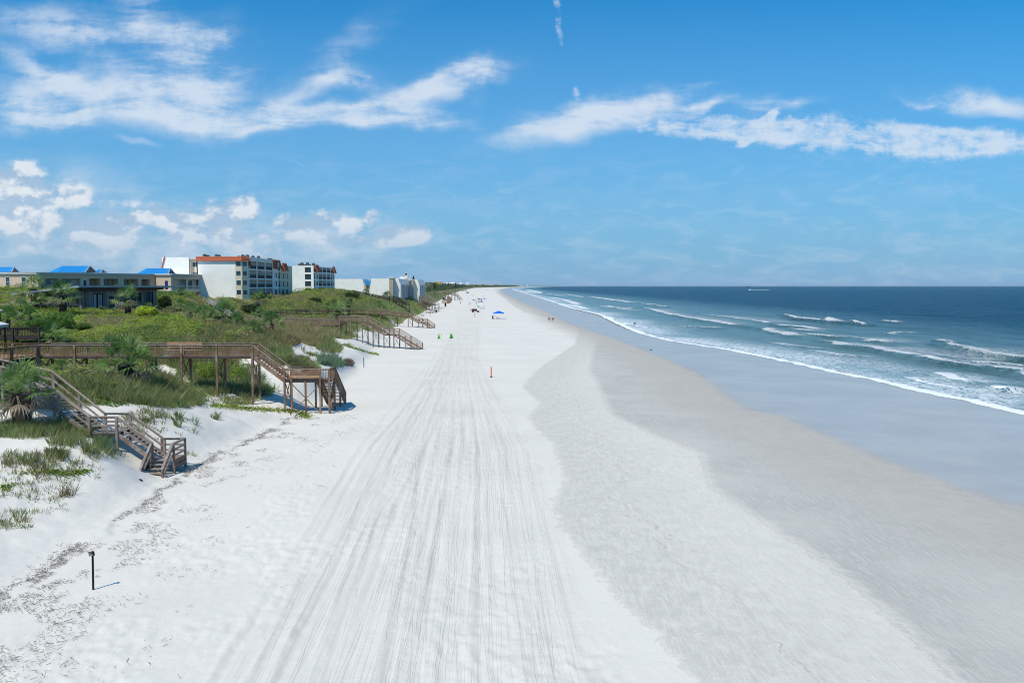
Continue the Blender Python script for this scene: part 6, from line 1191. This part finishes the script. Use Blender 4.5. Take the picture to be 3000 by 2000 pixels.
for i, (u, v, s) in enumerate(((1356, 857, 2.4), (1397, 849, 2.6), (1383, 851, 2.2), (1428, 853, 2.0))):
    x, y_, _ = P(u, v, 0); umbrella(x, y_, 2.2, 1.6, ('navy', 'trim_white', 'trim_white', 'maroon')[i], ('tiny dark umbrella hugging the far dune edge', 'tiny white umbrella on the far beach', 'tiny white umbrella left of the farther one', 'tiny reddish umbrella near the far waterline')[i]).scale = (s/1.6,)*3
# driftwood and red scrap
x, y_ = [float(a[0]) for a in hit(890, 1220)]; g = h1(x, y_); dw = MB(); dw.tube([(x-.9, y_-.3, g+.02), (x-.3, y_, g+.35), (x+.5, y_+.2, g+.9)], [.05, .045, .03], 6); dw.tube([(x-1.3, y_+.1, g+.9), (x-1.25, y_+.05, g+.3), (x-1.15, y_, g)], [.025, .04, .05], 6); dw.tube([(x+.1, y_, g), (x+.35, y_+.1, g+.65)], [.04, .02], 6); dw.tube([(x-.3, y_, g+.35), (x+.2, y_-.1, g+.3)], [.03, .015], 6); simple('driftwood', dw, 'wood_dark', 'dark branching driftwood lying below the boardwalk landing', 'driftwood')
x, y_ = [float(a[0]) for a in hit(411, 1411)]; g = h1(x, y_); lf_ = MB(); lf_.quad8([(x-.12, y_-.08, g), (x+.10, y_-.10, g), (x+.13, y_+.08, g), (x-.08, y_+.07, g), (x-.10, y_-.05, g+.12), (x+.07, y_-.05, g+.16), (x+.09, y_+.05, g+.10), (x-.06, y_+.04, g+.14)]); simple('coconut_husk', lf_, 'maroon', 'small reddish brown husk on sand below the grey stairway', 'husk')
# boats
x, y_, _ = P(2198, 849.5, ZS); bt = empty('motor_boat', (x, y_, ZS), 'white motor boat trailing a long wake offshore', 'boat')
hb = MB(); hb.quad8([(-5, -1.2, -.2), (3.5, -1.2, -.2), (3.5, 1.2, -.2), (-5, 1.2, -.2), (-6.5, -.3, 1.5), (3.5, -1.5, 1.3), (3.5, 1.5, 1.3), (-6.5, .3, 1.5)]); o = hb.build('hull', M['hull']); o.parent = bt; hb = MB(); hb.quad8([(-1.5, -.9, 1.3), (1.5, -.9, 1.3), (1.5, .9, 1.3), (-1.5, .9, 1.3), (-.9, -.8, 2.8), (1.4, -.8, 2.8), (1.4, .8, 2.8), (-.9, .8, 2.8)]); o = hb.build('cabin', M['trim_white']); o.parent = bt
wk = MB()
for k in range(15): a = 3+k*3.6; w_ = 1.1+.5*math.sin(k*1.7)+k*.02; wk.quad8([(a, -w_, -.1), (a+3.4, -w_*.8, -.1), (a+3.4, w_*.9, -.1), (a, w_, -.1), (a, -w_*.4, .45), (a+3.4, -w_*.3, .4), (a+3.4, w_*.4, .4), (a, w_*.3, .45)])
o = wk.build('wake', M['trim_white']); o.parent = bt
x, y_ = P(2192, 837.9, ZS)[:2]; y_ = 9000; x = PY(2192, 837, 9000)[0]; cs_ = empty('cargo_ship', (x, y_, ZS), 'tiny grey ship on the sea horizon', 'ship'); o = MB().quad8([(-20, -4, 0), (18, -4, 0), (18, 4, 0), (-20, 4, 0), (-24, -5, 8), (20, -5, 7), (20, 5, 7), (-24, 5, 8)]).build('hull', M['dark']); o.parent = cs_; o = MB().box(4, 12, -3, 3, 7, 18).build('bridge', M['grey_trim']); o.parent = cs_
# ------------------------------------------------------------------ sea haze
hm = bpy.data.materials.new('haze'); hm.use_nodes = True; ht = NT(hm.node_tree); ht.n.clear(); ho = ht.node('ShaderNodeOutputMaterial'); hv = ht.node('ShaderNodeVolumePrincipled')
hv.inputs['Color'].default_value = (.86, .93, 1, 1); hv.inputs['Density'].default_value = HAZE; hv.inputs['Anisotropy'].default_value = .2; ht.l.new(hv.outputs[0], ho.inputs['Volume'])
hb = MB().box(-70000, 70000, -8000, 70000, -14, 32); o = hb.build('haze', hm); tag(o, kind='stuff')
SC.cycles.volume_bounces = 0
